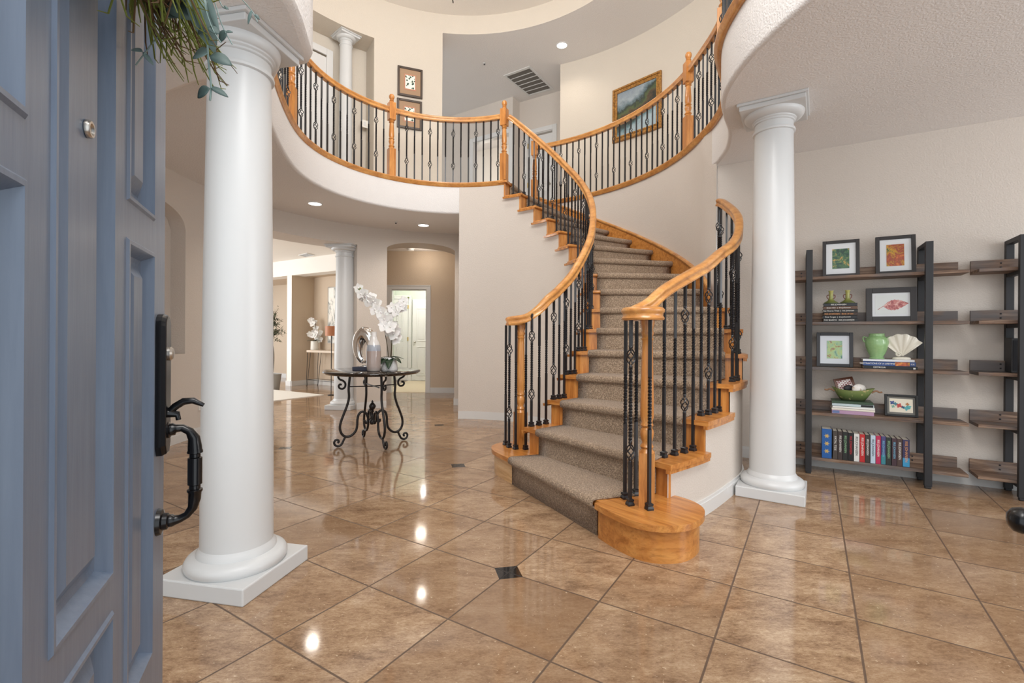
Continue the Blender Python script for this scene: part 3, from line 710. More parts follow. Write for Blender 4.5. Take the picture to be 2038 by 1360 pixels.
def newel(parent, c, z0, kind, a=0):
    m = MB(); C = (c[0],c[1])
    if kind == 'start':     # under the volute
        b = .30; m.rbox(C, .084, .084, z0, z0+b, a); H = z0+1.035
        pr = [(.041,z0+b),(.034,z0+b+.012),(.030,z0+b+.02),(.037,z0+b+.032),(.030,z0+b+.044),(.026,z0+b+.055),(.033,z0+b+.075),(.038,z0+b+.10),(.036,z0+b+.12),(.028,z0+b+.135),(.036,z0+b+.15),(.029,z0+b+.165),
              (.037,z0+b+.2),(.036,z0+b+.3),(.030,H-.16),(.028,H-.12),(.034,H-.11),(.028,H-.10),(.036,H-.075),(.030,H-.06),(.039,H-.02),(.039,H)]
        m.lathe(pr, 24, (*C,0))
    else:
        b0 = .36 if kind != 'short' else .30; H = z0+1.075; hs = .044
        m.rbox(C, 2*hs, 2*hs, z0, z0+b0, a); u0, u1 = z0+.74, z0+.965; m.rbox(C, 2*hs, 2*hs, u0, u1, a)
        z = z0+b0
        pr = [(hs*.97,z),(.034,z+.012),(.030,z+.02),(.039,z+.034),(.029,z+.05),(.026,z+.06),(.034,z+.08),(.038,z+.10),(.028,z+.12),(.037,z+.132),(.028,z+.145),(.035,z+.17),(.034,z+.22),(.027,u0-.05),(.025,u0-.042),(.036,u0-.03),(.028,u0-.018),(.040,u0-.004),(hs*.97,u0+.002)]
        m.lathe(pr, 24, (*C,0))
        m.lathe([(hs*.98,u1-.001),(.030,u1+.012),(.022,u1+.018),(.030,u1+.03),(.020,u1+.04),(.030,u1+.055),(.036,u1+.075),(.034,u1+.095),(.024,u1+.11),(.001,u1+.115)], 24, (*C,0))
    return obj('newel_post', m, M['oak_v'], parent, smooth=40)
RAIL = [(-.026,-.034),(.026,-.034),(.030,-.024),(.022,-.010),(.024,.002),(.032,.012),(.031,.024),(.022,.033),(.008,.037),(-.008,.037),(-.022,.033),(-.031,.024),(-.032,.012),(-.024,.002),(-.022,-.010),(-.030,-.024)]
def handrail(parent, path, name='handrail'): return obj(name, MB().sweep(path, RAIL), M['oak_r'], parent, smooth=50)
KK = ['twist','basket','twist']
# ---- balcony edge trim + rails
def balcony(name, label, path, newels, seed, skip=.085):
    t = thing(name, label, 'railing', (path[0][0], path[0][1], Z2))
    obj('base_trim', MB().sweep([(p[0],p[1],Z2) for p in path], [(-.075,.012),(-.075,-.018),(.030,-.050),(.040,-.045),(.046,-.030),(.056,-.018),(.062,-.004),(.056,.010),(.044,.014)]), M['oak_r'], t, smooth=45)
    rp = offset2(path, .0)
    handrail(t, [(p[0],p[1],Z2+.885) for p in rp])
    pts = resample([(p[0],p[1],0) for p in rp], .104)
    nw = []
    for c in newels: newel(t, c, Z2+.012, 'balcony', c[2]); nw.append(c)
    i = seed
    for q in range(len(pts)):
        if any(hypot(pts[q].x-c[0], pts[q].y-c[1]) < .07 for c in nw): continue
        a, b = pts[max(q-1,0)], pts[min(q+1,len(pts)-1)]
        baluster(t, pts[q], Z2+.012, Z2+.86, KK[i % 3], atan2(b.y-a.y,b.x-a.x), False); i += 1
    return t
# left: from the stair-top newel round to behind the big column  (path runs so that +lateral faces the void)
lpath = [v[:2] for v in resample([(*p,0) for p in [P(1.483,a) for a in range(66,171,3)]+left_S[:40]], .10)]
lpath = offset2([v[:2] for v in spline([(*p,0) for p in lpath], 3)], -.028)
def side_fix(path, void=(CX,CY-.3)):
    mid = len(path)//3; t = Vector((path[mid+1][0]-path[mid][0], path[mid+1][1]-path[mid][1])); l = Vector((-t.y,t.x)); v = Vector((void[0]-path[mid][0], void[1]-path[mid][1]))
    return path if l.dot(v) > 0 else path[::-1]
n1 = P(1.505,66.5); n2 = None
import itertools
def on_path(path, px):     # where the sight line of column px crosses a plan path
    k = (px-CXP)/FPX; best = None
    for a, b in zip(path, path[1:]):
        fa, fb = a[0]-k*a[1], b[0]-k*b[1]
        if fa*fb <= 0 and abs(fa-fb) > 1e-9:
            q = lerp(a, b, fa/(fa-fb)); best = q if best is None or q[1] > best[1] else best
    return best
n2 = on_path(lpath, 777); n3 = on_path(lpath[len(lpath)//2:], 577)
def ang_at(path, p):
    i = min(range(1,len(path)-1), key=lambda j: hypot(path[j][0]-p[0],path[j][1]-p[1])); return atan2(path[i+1][1]-path[i-1][1], path[i+1][0]-path[i-1][0])
nl = [(n1[0],n1[1],radians(66))]+[(q[0],q[1],ang_at(lpath,q)) for q in (n2,n3) if q]
balcony('balcony_railing', 'left balcony railing with three oak newels and iron balusters over the foyer', side_fix(lpath), nl, 1)
rpath = [P(RO,a) for a in range(66,5,-3)]+list(right_S[:64])
rpath = offset2([v[:2] for v in spline([(*p[:2],0) for p in resample([(*p,0) for p in rpath], .10)], 3)], .012)
r1 = P(RO-.01,66.5); r2 = on_path(rpath, 1367); r3 = on_path(rpath[len(rpath)//2:], 1452)
nr = [(r1[0],r1[1],radians(66))]+[(q[0],q[1],ang_at(rpath,q)) for q in (r2,) if q]
nr.append((rpath[int(len(rpath)*.80)][0], rpath[int(len(rpath)*.80)][1], ang_at(rpath, rpath[int(len(rpath)*.80)])))
balcony('balcony_railing', 'right balcony railing above the curved wall in front of the landscape painting', side_fix(rpath), nr, 0)
# ---- stair railing, left (inner) side
tL = thing('stair_railing', 'left stair railing curving from the left volute up to the balcony newel', 'railing', (.075,4.0,RISE))
vL = (.020,4.03)
path = []
for i in range(0, 15):        # volute, from its eye outwards
    f = i/14; a = radians(-20-300*(1-f)+0); 
th0 = radians(-118)
sp_ = []
for i in range(17):
    f = i/16; r = .045+.050*f; a = th0+radians(300)*(1-f); sp_.append((vL[0]+r*cos(a), vL[1]+r*sin(a), 1.262))
up = [(.115,3.915,1.285),(.21,3.915,1.35),(.30,3.965,1.445)]
def inner_rail_R(a): return 1.475+ (1.55-1.475)*min(1,max(0,(a+46)/26))
def k_of(a):
    ks = sorted(ANG)
    for k in ks[:-1]:
        if a <= ANG[k+1] or k == 15: return k+(a-ANG[k])/(ANG[k+1]-ANG[k])
def rail_z(a): k = k_of(a); return k*RISE+.775+.10*min(1,max(0,(k-12)/4))+.05*max(0,min(1,(-35-a)/8))
up += [(*P(inner_rail_R(a),a), rail_z(a)) for a in [-43+i*3 for i in range(0,36)]]
up.append((*P(1.54,64.5), rail_z(64)+.0))
rp = spline(sp_[::2]+up, 4)
handrail(tL, rp)
obj('volute_cap', MB().lathe([(.001,1.228),(.040,1.228),(.048,1.238),(.042,1.252),(.050,1.276),(.042,1.292),(.02,1.299),(.001,1.30)], 24, (vL[0],vL[1],0)), M['oak_r'], tL, smooth=40)
newel(tL, (.075,4.0), RISE, 'start', radians(35))
def rail_at(rp, p, lim=None):
    return min(rp, key=lambda q: hypot(q.x-p[0], q.y-p[1])).z
i = 0
for p in [pl(*q_, RISE) for q_ in ((1006,886),(1013,891),(1026,894.5),(1046,895))]:
    baluster(tL, p, RISE, 1.235 if p[0] < .1 else rail_at(rp[40:],p)-.03, ('twist','basket','twist','twist')[i], .5); i += 1
i = 0
for k in range(2, 16):
    a0, a1 = ANG[k], ANG[k+1]
    for f in ((.10,.44,.78)):
        a = a0+(a1-a0)*f+ (1.6 if k < 4 else 0); q = P(inner_rail_R(a)-.005 if a > -46 else 1.46, a); 
        baluster(tL, q, k*RISE, rail_at(rp[40:], q)-.03, KK[(i+1)%3], radians(a)); i += 1
# ---- stair railing, right (outer) side
tR = thing('stair_railing', 'right stair railing from the front volute up to the curved wall end', 'railing', (.77,2.66,RISE))
Bc = [(.80,2.78),(.92,2.86),(1.16,3.06),(1.30,3.19),(1.48,3.40),(1.64,3.56),(1.75,3.70),(1.845,3.89),(1.90,4.08),(1.93,4.25),(1.945,4.42),(1.945,4.50)]
Bk = [1.15,1.45,2.35,2.75,3.4,3.95,4.5,5.05,5.6,6.3,6.9,7.2]
vR = (.736,2.61); sp_ = []
for i in range(19):
    f = i/18; r = .040+.075*f; a = radians(135)+radians(-360+ 0)*(f-1)*-1+radians(0); a = radians(120)-radians(-330)*(1-f)
    sp_.append((vR[0]+r*cos(a), vR[1]+r*sin(a), 1.264))
Bz = [1.33,1.42,1.545,1.615,1.73,1.825,1.93,2.08,2.20,2.29,2.38,2.41]
up = [(.70,2.722,1.280)] + [(x, y, z) for (x,y), z in zip(Bc,Bz)]
rpR = spline(sp_[::2]+up, 5)
handrail(tR, rpR)
obj('volute_cap', MB().lathe([(.001,1.230),(.048,1.230),(.056,1.240),(.048,1.252),(.058,1.278),(.050,1.292),(.02,1.300),(.001,1.301)], 24, (vR[0],vR[1],0)), M['oak_r'], tR, smooth=40)
newel(tR, (.750,2.64), RISE, 'start', radians(-15))
kk = 0
for p, kd in [(pl(*q_, RISE), kd) for q_, kd in (((1243.5,993),'twist'),((1253.8,1006),'basket'),((1265.3,986),'twist'),((1292,1015),'twist'))]:
    baluster(tR, p, RISE, 1.235, kd, .3)
BASE = {2:((1321,911),(1342.5,906.5),(1362,902),(1379,897.5)),3:((1395,828),(1409.5,826),(1422.5,822.5),(1432.5,819))}
kk = 0
for k in range(2, 8):
    o0 = [v for v in spline([(x,y,0) for x,y in Bc],10)]
    idx = [j for j in range(len(o0)) if k <= (Bk[min(j//10, len(Bk)-1)]+(Bk[min(j//10+1,len(Bk)-1)]-Bk[min(j//10,len(Bk)-1)])*(j%10)/10) < k+1]
    if len(idx) < 2: continue
    seg = [o0[j] for j in idx]; n_ = 4 if k < 5 else 3
    rs = resample(seg, (len(seg) and sum((seg[j+1]-seg[j]).length for j in range(len(seg)-1)))/(n_-1)*.999)
    shift = Vector((.02,.02,0)) if k == 2 else Vector((0,0,0))
    if k in BASE: rs = [Vector((*pl(*q_, k*RISE),0)) for q_ in BASE[k]]; n_ = len(rs)
    for q in rs[:n_]:
        baluster(tR, q, k*RISE, rail_at(rpR[40:], q)-.03, ['twist','twist','basket'][kk % 3], .7); kk += 1
# ------------------------------------------------------------------ front doors
def front_door(name, label, p0, u, n, peep=True):
    u = Vector((*u,0)).normalized(); n = Vector((*n,0)).normalized(); P0 = Vector((*p0,0)); Zv = Vector((0,0,1))
    W_, H_ = .856, 2.43
    t = thing(name, label, 'door', tuple(P0+u*W_/2), kind='structure')
    q = lambda s, d, z: P0+u*s+n*d+Zv*z
    cols = ((.09,.262),(.320,.536),(.594,.766)); 
    holes = [[(.20,.43),(.487,1.305),(1.368,2.29)],[(.20,.70),(.753,2.29)],[(.20,.43),(.487,1.305),(1.368,2.29)]]
    m = MB()
    def b(s0,s1,z0,z1,d0=-.045,d1=0): m.obox(q((s0+s1)/2,(d0+d1)/2,(z0+z1)/2), u*((s1-s0)/2), n*((d1-d0)/2), Zv*((z1-z0)/2))
    for s0, s1 in ((0,.09),(.262,.320),(.536,.594),(.766,W_)): b(s0,s1,.012,H_)
    for (s0,s1), hs in zip(cols, holes):
        zc = .012
        for z0, z1 in hs: b(s0,s1,zc,z0); zc = z1
        b(s0,s1,zc,H_)
    obj('door_leaf', m, M['door'], t)
    for (s0,s1), hs in zip(cols, holes):
        for z0, z1 in hs:
            m = MB(); vs = []
            for ins, d in ((0,0.0),(.004,.004),(.010,.004),(.022,-.016),(.030,-.018),(.036,-.018),(.060,-.004)):
                vs += [q(s0+ins,d,z0+ins),q(s1-ins,d,z0+ins),q(s1-ins,d,z1-ins),q(s0+ins,d,z1-ins)]
            m.add(vs, [(j*4+k,j*4+(k+1)%4,j*4+4+(k+1)%4,j*4+4+k) for j in range(6) for k in range(4)]+[(24,25,26,27)])
            obj('door_panel', m, M['door'], t)
    R = n.to_track_quat('Z','Y').to_matrix()
    sh = .048
    if not peep:
        R_ = n.to_track_quat('Z','Y').to_matrix()
        obj('door_knob', MB().lathe([(.030,0),(.030,.006),(.014,.012),(.011,.034),(.016,.040),(.0235,.050),(.0255,.062),(.022,.074),(.012,.081),(.001,.083)], 24, q(.06,0,.785), R_), M['handle'], t, smooth=50)
        return t, q
    m = MB(); pr = []
    for k in range(9):
        a = pi*k/8; pr.append((.027*cos(a), 1.158+.024*sin(a)))
    outl = pr+[(-.027,.905),(-.015,.884),(.015,.884),(.027,.905)]
    nn_ = len(outl); vs = []
    for sc_, d in ((1.0,.0),(1.0,.010),(.80,.018)):
        for x, z in outl: vs.append(q(sh+x*sc_, d, 1.035+(z-1.035)*(1 if sc_ == 1 else .975)))
    m.add(vs, [(j*nn_+k,j*nn_+(k+1)%nn_,(j+1)*nn_+(k+1)%nn_,(j+1)*nn_+k) for j in range(2) for k in range(nn_)]+[tuple(2*nn_+k for k in range(nn_))])
    pt = obj('handle_plate', m, M['handle'], t, bevel=.002)
    obj('key_cylinder', MB().lathe([(.0145,.016),(.0145,.022),(.011,.026),(.004,.027)], 20, q(sh,0,1.098), R), M['nickel'], pt, smooth=40)
    m = MB(); m.tube([q(sh,.018,.972),q(sh,.03,.985),q(sh,.045,.995),q(sh,.062,.996),q(sh,.082,.985)], [.007,.008,.008,.007,.004], 10)
    m.tube([q(sh,.012,.972),q(sh,.034,.968),q(sh,.036,.956)], [.010,.007,.005], 10)
    obj('thumb_latch', m, M['handle'], t, smooth=50)
    gp = [(.010,.935,.017),(.020,.936,.0175),(.022,.936,.013),(.028,.937,.013),(.032,.938,.0085),(.043,.938,.0078),(.056,.930,.0085),(.064,.915,.0115),(.0655,.896,.0135),(.066,.889,.0135),(.066,.887,.015),(.066,.883,.015),(.066,.881,.0105),(.066,.874,.0105),(.066,.872,.0138),(.066,.815,.0138),(.066,.813,.0108),(.066,.806,.0108),(.066,.804,.0148),(.066,.800,.0148),(.066,.797,.0125),(.0655,.783,.012),(.062,.764,.0095),(.052,.750,.0078),(.040,.744,.0085),(.030,.742,.0105),(.026,.742,.013),(.020,.742,.013),(.018,.742,.017),(.010,.742,.018),(.008,.742,.026),(.0,.742,.028)]
    obj('pull_grip', MB().tube([q(sh,d,z) for d, z, r in gp], [r for d, z, r in gp], 18), M['handle'], t, smooth=55)
    if peep:
        obj('peephole', MB().lathe([(.0125,0),(.0125,.004),(.011,.006),(.008,.006),(.006,.003),(.001,.003)], 20, q(.420,-.003,1.426), R), M['nickel'], t, smooth=40)
    return t, q
dl_, qd = front_door('door_1', 'open blue-grey panelled front door with black grip handle at the left edge', (-.7656,1.05), (.412,-.911), (.911,.412))
dr_, qr = front_door('door_2', 'right-hand front door, only its round black knob showing at the right edge', (1.0814,.9458), (-.564,-.826), (-.826,.564), False)
# ------------------------------------------------------------------ hanging wreath
wt = thing('wreath', 'twig and eucalyptus wreath hanging on the blue front door', 'wreath', tuple(qd(.43,.06,1.86)))
rnd = random.Random(3)
m = MB()
ring_ = [qd(.43+.19*cos(a), .055, 1.87+.19*sin(a)) for a in [2*pi*i/40 for i in range(41)]]
m.tube(ring_, .035, 10)
obj('twig_ring', m, M['twig2'], wt, smooth=60)
for nm, mat, cnt in (('twig_bundle','twig',150),('twig_bundle','twig2',80)):
    m = MB()
    for i in range(cnt):
        f = rnd.random(); a = -pi/2+(f-.5)*2.1; s = .43-.03+.20*cos(a)+rnd.uniform(-.05,.05); d0 = rnd.uniform(.02,.11); z = 1.70+.03*rnd.random()
        L = rnd.uniform(.05,.15)*(1.1-abs(f-.5)); ds, dd2 = rnd.uniform(-.06,.06), rnd.uniform(-.01,.05)
        pts = [qd(s,d0,z), qd(s+ds*.35,d0+dd2*.4,z-L*.45), qd(s+ds,d0+dd2,z-L*.85), qd(s+ds*1.5+rnd.uniform(-.02,.02),d0+dd2*1.4,z-L+rnd.uniform(-.01,.03))]
        m.tube(pts, [.0016,.0014,.0012,.0006], 4)
    o = obj(nm, m, M[mat], wt); setp(o, kind='stuff')
def leaf(m, c, dir_, up, L, W, curl=.15):
    d = Vector(dir_).normalized(); s = d.cross(Vector(up)); s = s.normalized() if s.length > 1e-6 else d.orthogonal().normalized(); nrm = s.cross(d)
    c = Vector(c); vs = []; N = 7
    for i in range(N+1):
        f = i/N; wd = W/2*max(.03,sin(pi*min(1,max(.0,f))**.85))**.7; y = c+d*(L*f)-nrm*(curl*L*(f-.0)**2)
        vs += [y-s*wd+nrm*wd*.25, y, y+s*wd+nrm*wd*.25]
    m.add(vs, [q_ for i in range(N) for q_ in ((3*i,3*i+1,3*i+4,3*i+3),(3*i+1,3*i+2,3*i+5,3*i+4))])
def sprig(px_pts, Ys, leaves, r=.0016):
    pts = []
    for (px, py), Y in zip(px_pts, Ys):
        x, y = unroll(px, py); pts.append(Vector(((x-CXP)/FPX*Y, Y, EYE-(y-YH)/FPX*Y)))
    o = obj('eucalyptus_stem', MB().tube(spline(pts, 5), r, 6), M['bud'] if False else M['euc'], wt, smooth=60)
    for (px, py, Y, dx, dz, L, Wd, mt, ny) in leaves:
        x, y = unroll(px, py); c = Vector(((x-CXP)/FPX*Y, Y, EYE-(y-YH)/FPX*Y)); mm = MB()
        leaf(mm, c, (dx, .15, dz), (0.2, -1, ny), L*1.2, Wd*1.3)
        lf = obj('leaf', mm, M[mt], o, smooth=60); sd = lf.modifiers.new('s','SOLIDIFY'); sd.thickness = .0007
yk = .76
sprig([(408,-30),(412,40),(414,110),(420,170),(418,200)], [.74,.75,.76,.76,.76], [(416,106,yk,-1,-.02,.027,.020,'euc',.4),(418,112,yk,1,-.25,.027,.019,'euc2',.5),(418,176,yk,-1,-.45,.023,.015,'euc2',.3),(419,174,yk,1,-.42,.023,.009,'euc2',.5)])
sprig([(398,-30),(410,20),(424,60),(440,85)], [.73,.74,.74,.74], [(412,55,.74,-1,-.4,.016,.010,'euc2',.3),(414,56,.74,1,-.3,.016,.011,'euc2',.4)], .0010)
sprig([(420,-25),(440,45),(462,88)], [.74,.74,.74], [(452,62,.74,-.75,-.7,.017,.011,'euc2',.3),(450,64,.74,1,.2,.008,.004,'euc2',.3)], .0009)
sprig([(430,-15),(442,12),(452,18)], [.73,.73,.73], [(446,12,.73,.8,-.5,.006,.003,'euc2',.3)], .0009)
sprig([(478,-5),(500,20),(513,44)], [.74,.74,.74], [(502,20,.74,-.5,-1,.018,.004,'euc',.3),(507,28,.74,.8,-.8,.008,.004,'euc2',.3)], .0008)
sprig([(300,-20),(325,50),(300,90),(270,130)], [.80,.80,.80,.80], [(284,104,.80,-.95,.38,.022,.009,'euc',.6),(284,104,.80,.8,-.9,.02,.006,'euc',.6)], .0011)
sprig([(360,-25),(378,10),(398,70)], [.74,.74,.75], [(376,-20,.74,.35,-1,.075,.022,'euc',.2),(392,-12,.74,.3,-1,.060,.020,'euc',.2),(414,-10,.74,.2,-1,.045,.007,'euc',.2),(330,10,.76,1,-.25,.045,.030,'euc2',.3),(350,-5,.76,.6,.2,.04,.030,'euc2',.4),(322,30,.76,1,.25,.05,.020,'euc2',.3)], .001)
# ------------------------------------------------------------------ round entry table
TC = Vector((-1.46,5.0)); TT = .775
tb = thing('entry_table', 'round black granite table on scrolled wrought iron legs in the middle of the foyer', 'table', (TC.x,TC.y,0))
obj('tabletop', MB().lathe([(.001,TT-.036),(.455,TT-.036),(.468,TT-.034),(.475,TT-.026),(.486,TT-.022),(.492,TT-.013),(.489,TT-.004),(.480,TT),(.001,TT)], 96, (TC.x,TC.y,0)), M['granite'], tb, smooth=50)
leg_rz = [(.225,.738),(.232,.70),(.238,.64),(.242,.58),(.238,.50),(.256,.42),(.290,.33),(.318,.25),(.325,.19),(.308,.135),(.275,.105),(.235,.10),(.195,.12),(.165,.16),(.155,.21),(.152,.27),(.138,.32),(.105,.345),(.07,.33),(.048,.29),(.046,.25),(.06,.225),(.078,.235),(.080,.255)]
foot_rz = [(.272,.106),(.292,.06),(.312,.026),(.345,.013),(.372,.028),(.380,.055),(.366,.077),(.345,.075),(.337,.058),(.348,.046)]
scr_rz = [(.330,.738),(.345,.715),(.330,.69),(.295,.672),(.275,.645),(.278,.61),(.300,.592),(.328,.598),(.340,.62),(.328,.638),(.312,.632)]
for q_, ang in enumerate((211,31,122,308)):
    a = radians(ang); f = lambda r, z: (TC.x+r*cos(a), TC.y+r*sin(a), z)
    lo_ = obj('leg', MB().tube(spline([f(*p) for p in leg_rz], 5), .0125, 10), M['iron_brown'], tb, smooth=60)
    obj('foot_scroll', MB().tube(spline([f(*p) for p in foot_rz], 5), .0112, 10), M['iron_brown'], lo_, smooth=60)
    obj('bracket_scroll', MB().tube(spline([f(*p) for p in scr_rz], 5), .0105, 10), M['iron_brown'], lo_, smooth=60)
m = MB()
for ang in (211, 122):
    a = radians(ang); c, s = cos(a), sin(a)
    m.tube([(TC.x+.236*c,TC.y+.236*s,.61),(TC.x,TC.y,.604+(.006 if ang == 122 else 0)),(TC.x-.236*c,TC.y-.236*s,.61)], .006, 8)
obj('stretcher', m, M['iron_brown'], tb, smooth=60)
obj('finial', MB().lathe([(.001,.20),(.02,.205),(.03,.225),(.026,.245),(.012,.26),(.02,.28),(.012,.30),(.010,.33),(.022,.342),(.012,.352),(.020,.362),(.036,.385),(.034,.405),(.018,.425),(.010,.432),(.012,.442),(.004,.455),(.001,.458)], 20, (TC.x,TC.y,0)), M['iron_brown'], tb, smooth=50)
# book under the sculpture
def hit(px, py, Y):
    x, y = unroll(px, py); return Vector(((x-CXP)/FPX*Y, Y, EYE-(y-YH)/FPX*Y))
def book(label, c, ux, L, D, T, mat, pages=True, group=None, upright=False):
    """closed book lying flat, spine along ux facing the viewer side"""
    ux = Vector((*ux,0)).normalized(); n = Vector((ux.y,-ux.x,0)); c = Vector(c)
    t = thing('book', label, 'book', tuple(c), group)
    m = MB(); cv = .0022
    if not upright:
        o = c+Vector((0,0,T/2))
        m.obox(o-n*(-D/2+cv/2), ux*(L/2), n*(cv/2), (0,0,T/2))
        m.obox(c+Vector((0,0,cv/2)), ux*(L/2), n*(D/2), (0,0,cv/2)); m.obox(c+Vector((0,0,T-cv/2)), ux*(L/2), n*(D/2), (0,0,cv/2))
        obj('cover', m, mat, t); obj('pages', MB().obox(o-n*.003, ux*(L/2-.004), n*(D/2-.006), (0,0,T/2-cv)), M['paper'], t)
    else:    # L = height, T along ux
        o = c+Vector((0,0,L/2))
        m.obox(o+n*(D/2-cv/2), ux*(T/2), n*(cv/2), (0,0,L/2))
        for s in (-1,1): m.obox(o+ux*s*(T/2-cv/2)-n*(cv/2), ux*(cv/2), n*(D/2-cv/2), (0,0,L/2))
        obj('cover', m, mat, t); obj('pages', MB().obox(o-n*.002, ux*(T/2-cv), n*(D/2-.006), (0,0,L/2-.004)), M['paper'], t)
    return t, n
M['paper'] = flat('paper_pages', srgb(222,214,198), .8)
M['bk_slate'] = flat('slate_cover', srgb(66,70,86), .5)
bc = hit(727, 732, 4.98)
bt, _ = book('slate blue book lying on the granite table under the silver sculpture', (bc.x+.02,4.99,TT), (.97,-.2), .25, .17, .034, M['bk_slate'])
m = MB(); path_, rad = [], []
sc_c = Vector(((727-CXP)/FPX*4.99, 4.99, TT+.034+.200))
for i in range(49):
    a = -pi/2-.25+ (2*pi-.0)*i/48
    rx, rz = .078, .145
    path_.append(sc_c+Vector((rx*cos(a)*.98, -.03*cos(a), rz*sin(a)+.0)))
    f = .5-.5*cos(a-(-pi/2)); k_ = max(0,sin((a+pi/2-.45)/2))
    rad.append(.022+.052*(k_**1.5))
sc = thing('ring_sculpture', 'tall polished silver loop sculpture on the slate book', 'sculpture', (sc_c.x,4.99,TT+.034))
obj('loop', MB().tube(path_, rad, 24), M['chrome'], sc, smooth=80)
obj('foot', MB().lathe([(.045,TT+.0342),(.045,TT+.042),(.03,TT+.05),(.001,TT+.05)], 24, (sc_c.x,4.99,0), Matrix.Diagonal((1.3,.7,1)).to_3x3()), M['chrome'], sc, smooth=50)
# vase
d = Nd('banded_glaze'); sp3 = d.n('ShaderNodeSeparateXYZ'); d.l(geo_pos(d), sp3.inputs[0]); n = d.noise(geo_pos(d), 30, 3)
zf = d.math('ADD', sp3.outputs[2], d.math('MULTIPLY', d.math('SUBTRACT', n, .5), .01))
zr = d.math('DIVIDE', d.math('SUBTRACT', zf, TT), .40)
vc = d.ramp(zr, [(0.0, srgb(196,186,180)),(.10, srgb(176,160,152)),(.505, srgb(168,150,142)),(.515, srgb(158,162,172)),(.66, srgb(172,176,184)),(.67, srgb(222,218,214)),(1, srgb(230,226,222))])
d.set(Base_Color=vc, Roughness=.08, Coat_Weight=.6, Coat_Roughness=.05); M['vase_glaze'] = d.m
vcx = (744-CXP)/FPX*4.82
vs_ = thing('vase', 'tall bottle vase glazed white, grey and taupe in front of the silver sculpture', 'vase', (vcx,4.82,TT))
obj('vase_body', MB().lathe([(.001,TT+.001),(.055,TT+.001),(.064,TT+.008),(.070,TT+.05),(.0725,TT+.12),(.071,TT+.20),(.066,TT+.25),(.052,TT+.295),(.036,TT+.325),(.029,TT+.35),(.027,TT+.38),(.028,TT+.398),(.023,TT+.398),(.022,TT+.36),(.001,TT+.34)], 48, (vcx,4.82,0)), M['vase_glaze'], vs_, smooth=60)
# ------------------------------------------------------------------ orchids
def orchid(label, c, z0, scale, stems, pot_rb, pot_rt, pot_h, leaves, nfl, seed, flip=1, potmat='plate'):
    r_ = random.Random(seed); t = thing('potted_orchid', label, 'plant', (c[0],c[1],z0)); k = scale
    pr = [(.001,z0),(pot_rb*.96,z0),(pot_rb,z0+.008)]+[(pot_rb+(pot_rt-pot_rb)*f, z0+.008+(pot_h-.012)*f) for f in (.25,.5,.75,1)]+[(pot_rt-.006,z0+pot_h),(pot_rt-.008,z0+pot_h-.01),(.001,z0+pot_h-.012)]
    obj('pot', MB().lathe(pr, 40, (c[0],c[1],0)), M[potmat], t, smooth=40)
    for (dx, dy, dz, L, Wd) in leaves:
        m = MB(); leaf(m, (c[0],c[1],z0+pot_h-.005), (dx,dy,dz), (0,0,1), L, Wd, .55); o = obj('leaf', m, M['leaf_dark'], t, smooth=60)
        sd = o.modifiers.new('s','SOLIDIFY'); sd.thickness = .003*k
    for pts, n_, buds in stems:
        sp = spline([Vector(p) for p in pts], 8); so = obj('flower_stem', MB().tube(sp, .0042*k, 7), M['stem'], t, smooth=60)
        N = len(sp); 
        for i in range(n_):
            f = .45+.47*i/max(1,n_-1); p = sp[min(N-1,int(f*(N-1)))]
            fc = p+Vector((r_.uniform(-.045,.045),r_.uniform(-.06,.02),r_.uniform(-.04,.03)))*k
            tilt = Vector((r_.uniform(-.5,.5), -1, r_.uniform(-.5,.2))).normalized(); u_ = tilt.orthogonal().normalized(); w_ = tilt.cross(u_)
            m = MB(); sz = k*(.072-.018*i/max(1,n_))
            for q in range(5):
                a = pi/2+2*pi*q/5; d_ = (w_*sin(a)+u_*cos(a))+tilt*.25; leaf(m, fc, d_, tilt, sz*(1.0 if q in (1,4) else .92), sz*(1.05 if q in (1,4) else .66), .12)
            m.ball(fc+tilt*.008*k, .009*k, 8, 6)
            obj('flower', m, M['petal'], so, smooth=60)
        for i in range(buds):
            p = sp[N-1-int(i*N*.025)]+Vector((r_.uniform(-.014,.014),0,r_.uniform(-.01,.014)))*k; m = MB(); m.ball(p, (.006+.002*i)*k, 8, 6, (1,1,1.3)); obj('flower_bud', m, M['bud'], so, smooth=60)
    return t
d = Nd('ribbed_white'); wv_ = d.n('ShaderNodeTexVoronoi'); wv_.inputs['Scale'].default_value = 90; d.l(geo_pos(d), wv_.inputs['Vector']); d.bump(wv_.outputs['Distance'], .6, .004); d.set(Base_Color=srgb(226,224,222), Roughness=.5); M['ribbed'] = d.m
OY = 4.98; oc_ = hit(775, 725, OY); h_ = lambda px, py, dy=0: hit(px, py, OY+dy)
orchid('white orchid with two long flower sprays in a white pot on the granite table', (oc_.x,OY), TT, 1.0,
  [([(oc_.x-.01,OY,TT+.12), h_(771,690), h_(763,648), h_(752,618,-.02), h_(738,598,-.03), h_(724,582,-.03), h_(714,576,-.03)], 15, 4),
   ([(oc_.x+.01,OY,TT+.12), h_(779,690), h_(778,664), h_(772,650,-.04), h_(776,636,-.04), h_(787,618,-.04), h_(800,605,-.04), h_(812,595,-.04)], 18, 4),
   ([(oc_.x+.012,OY+.03,TT+.12), h_(780,690,.04), h_(782,668,.04), h_(788,648,.03), h_(790,640,.03)], 8, 0)],
  .088, .072, .135, [(-.85,-.55,.1,.17,.075),(.75,-.5,.2,.16,.08),(.2,-.95,.0,.19,.085),(-.35,-.8,.05,.17,.075),(.9,.3,.4,.13,.05),(-.9,.3,.3,.12,.05)], 1, 5, 1, 'ribbed')
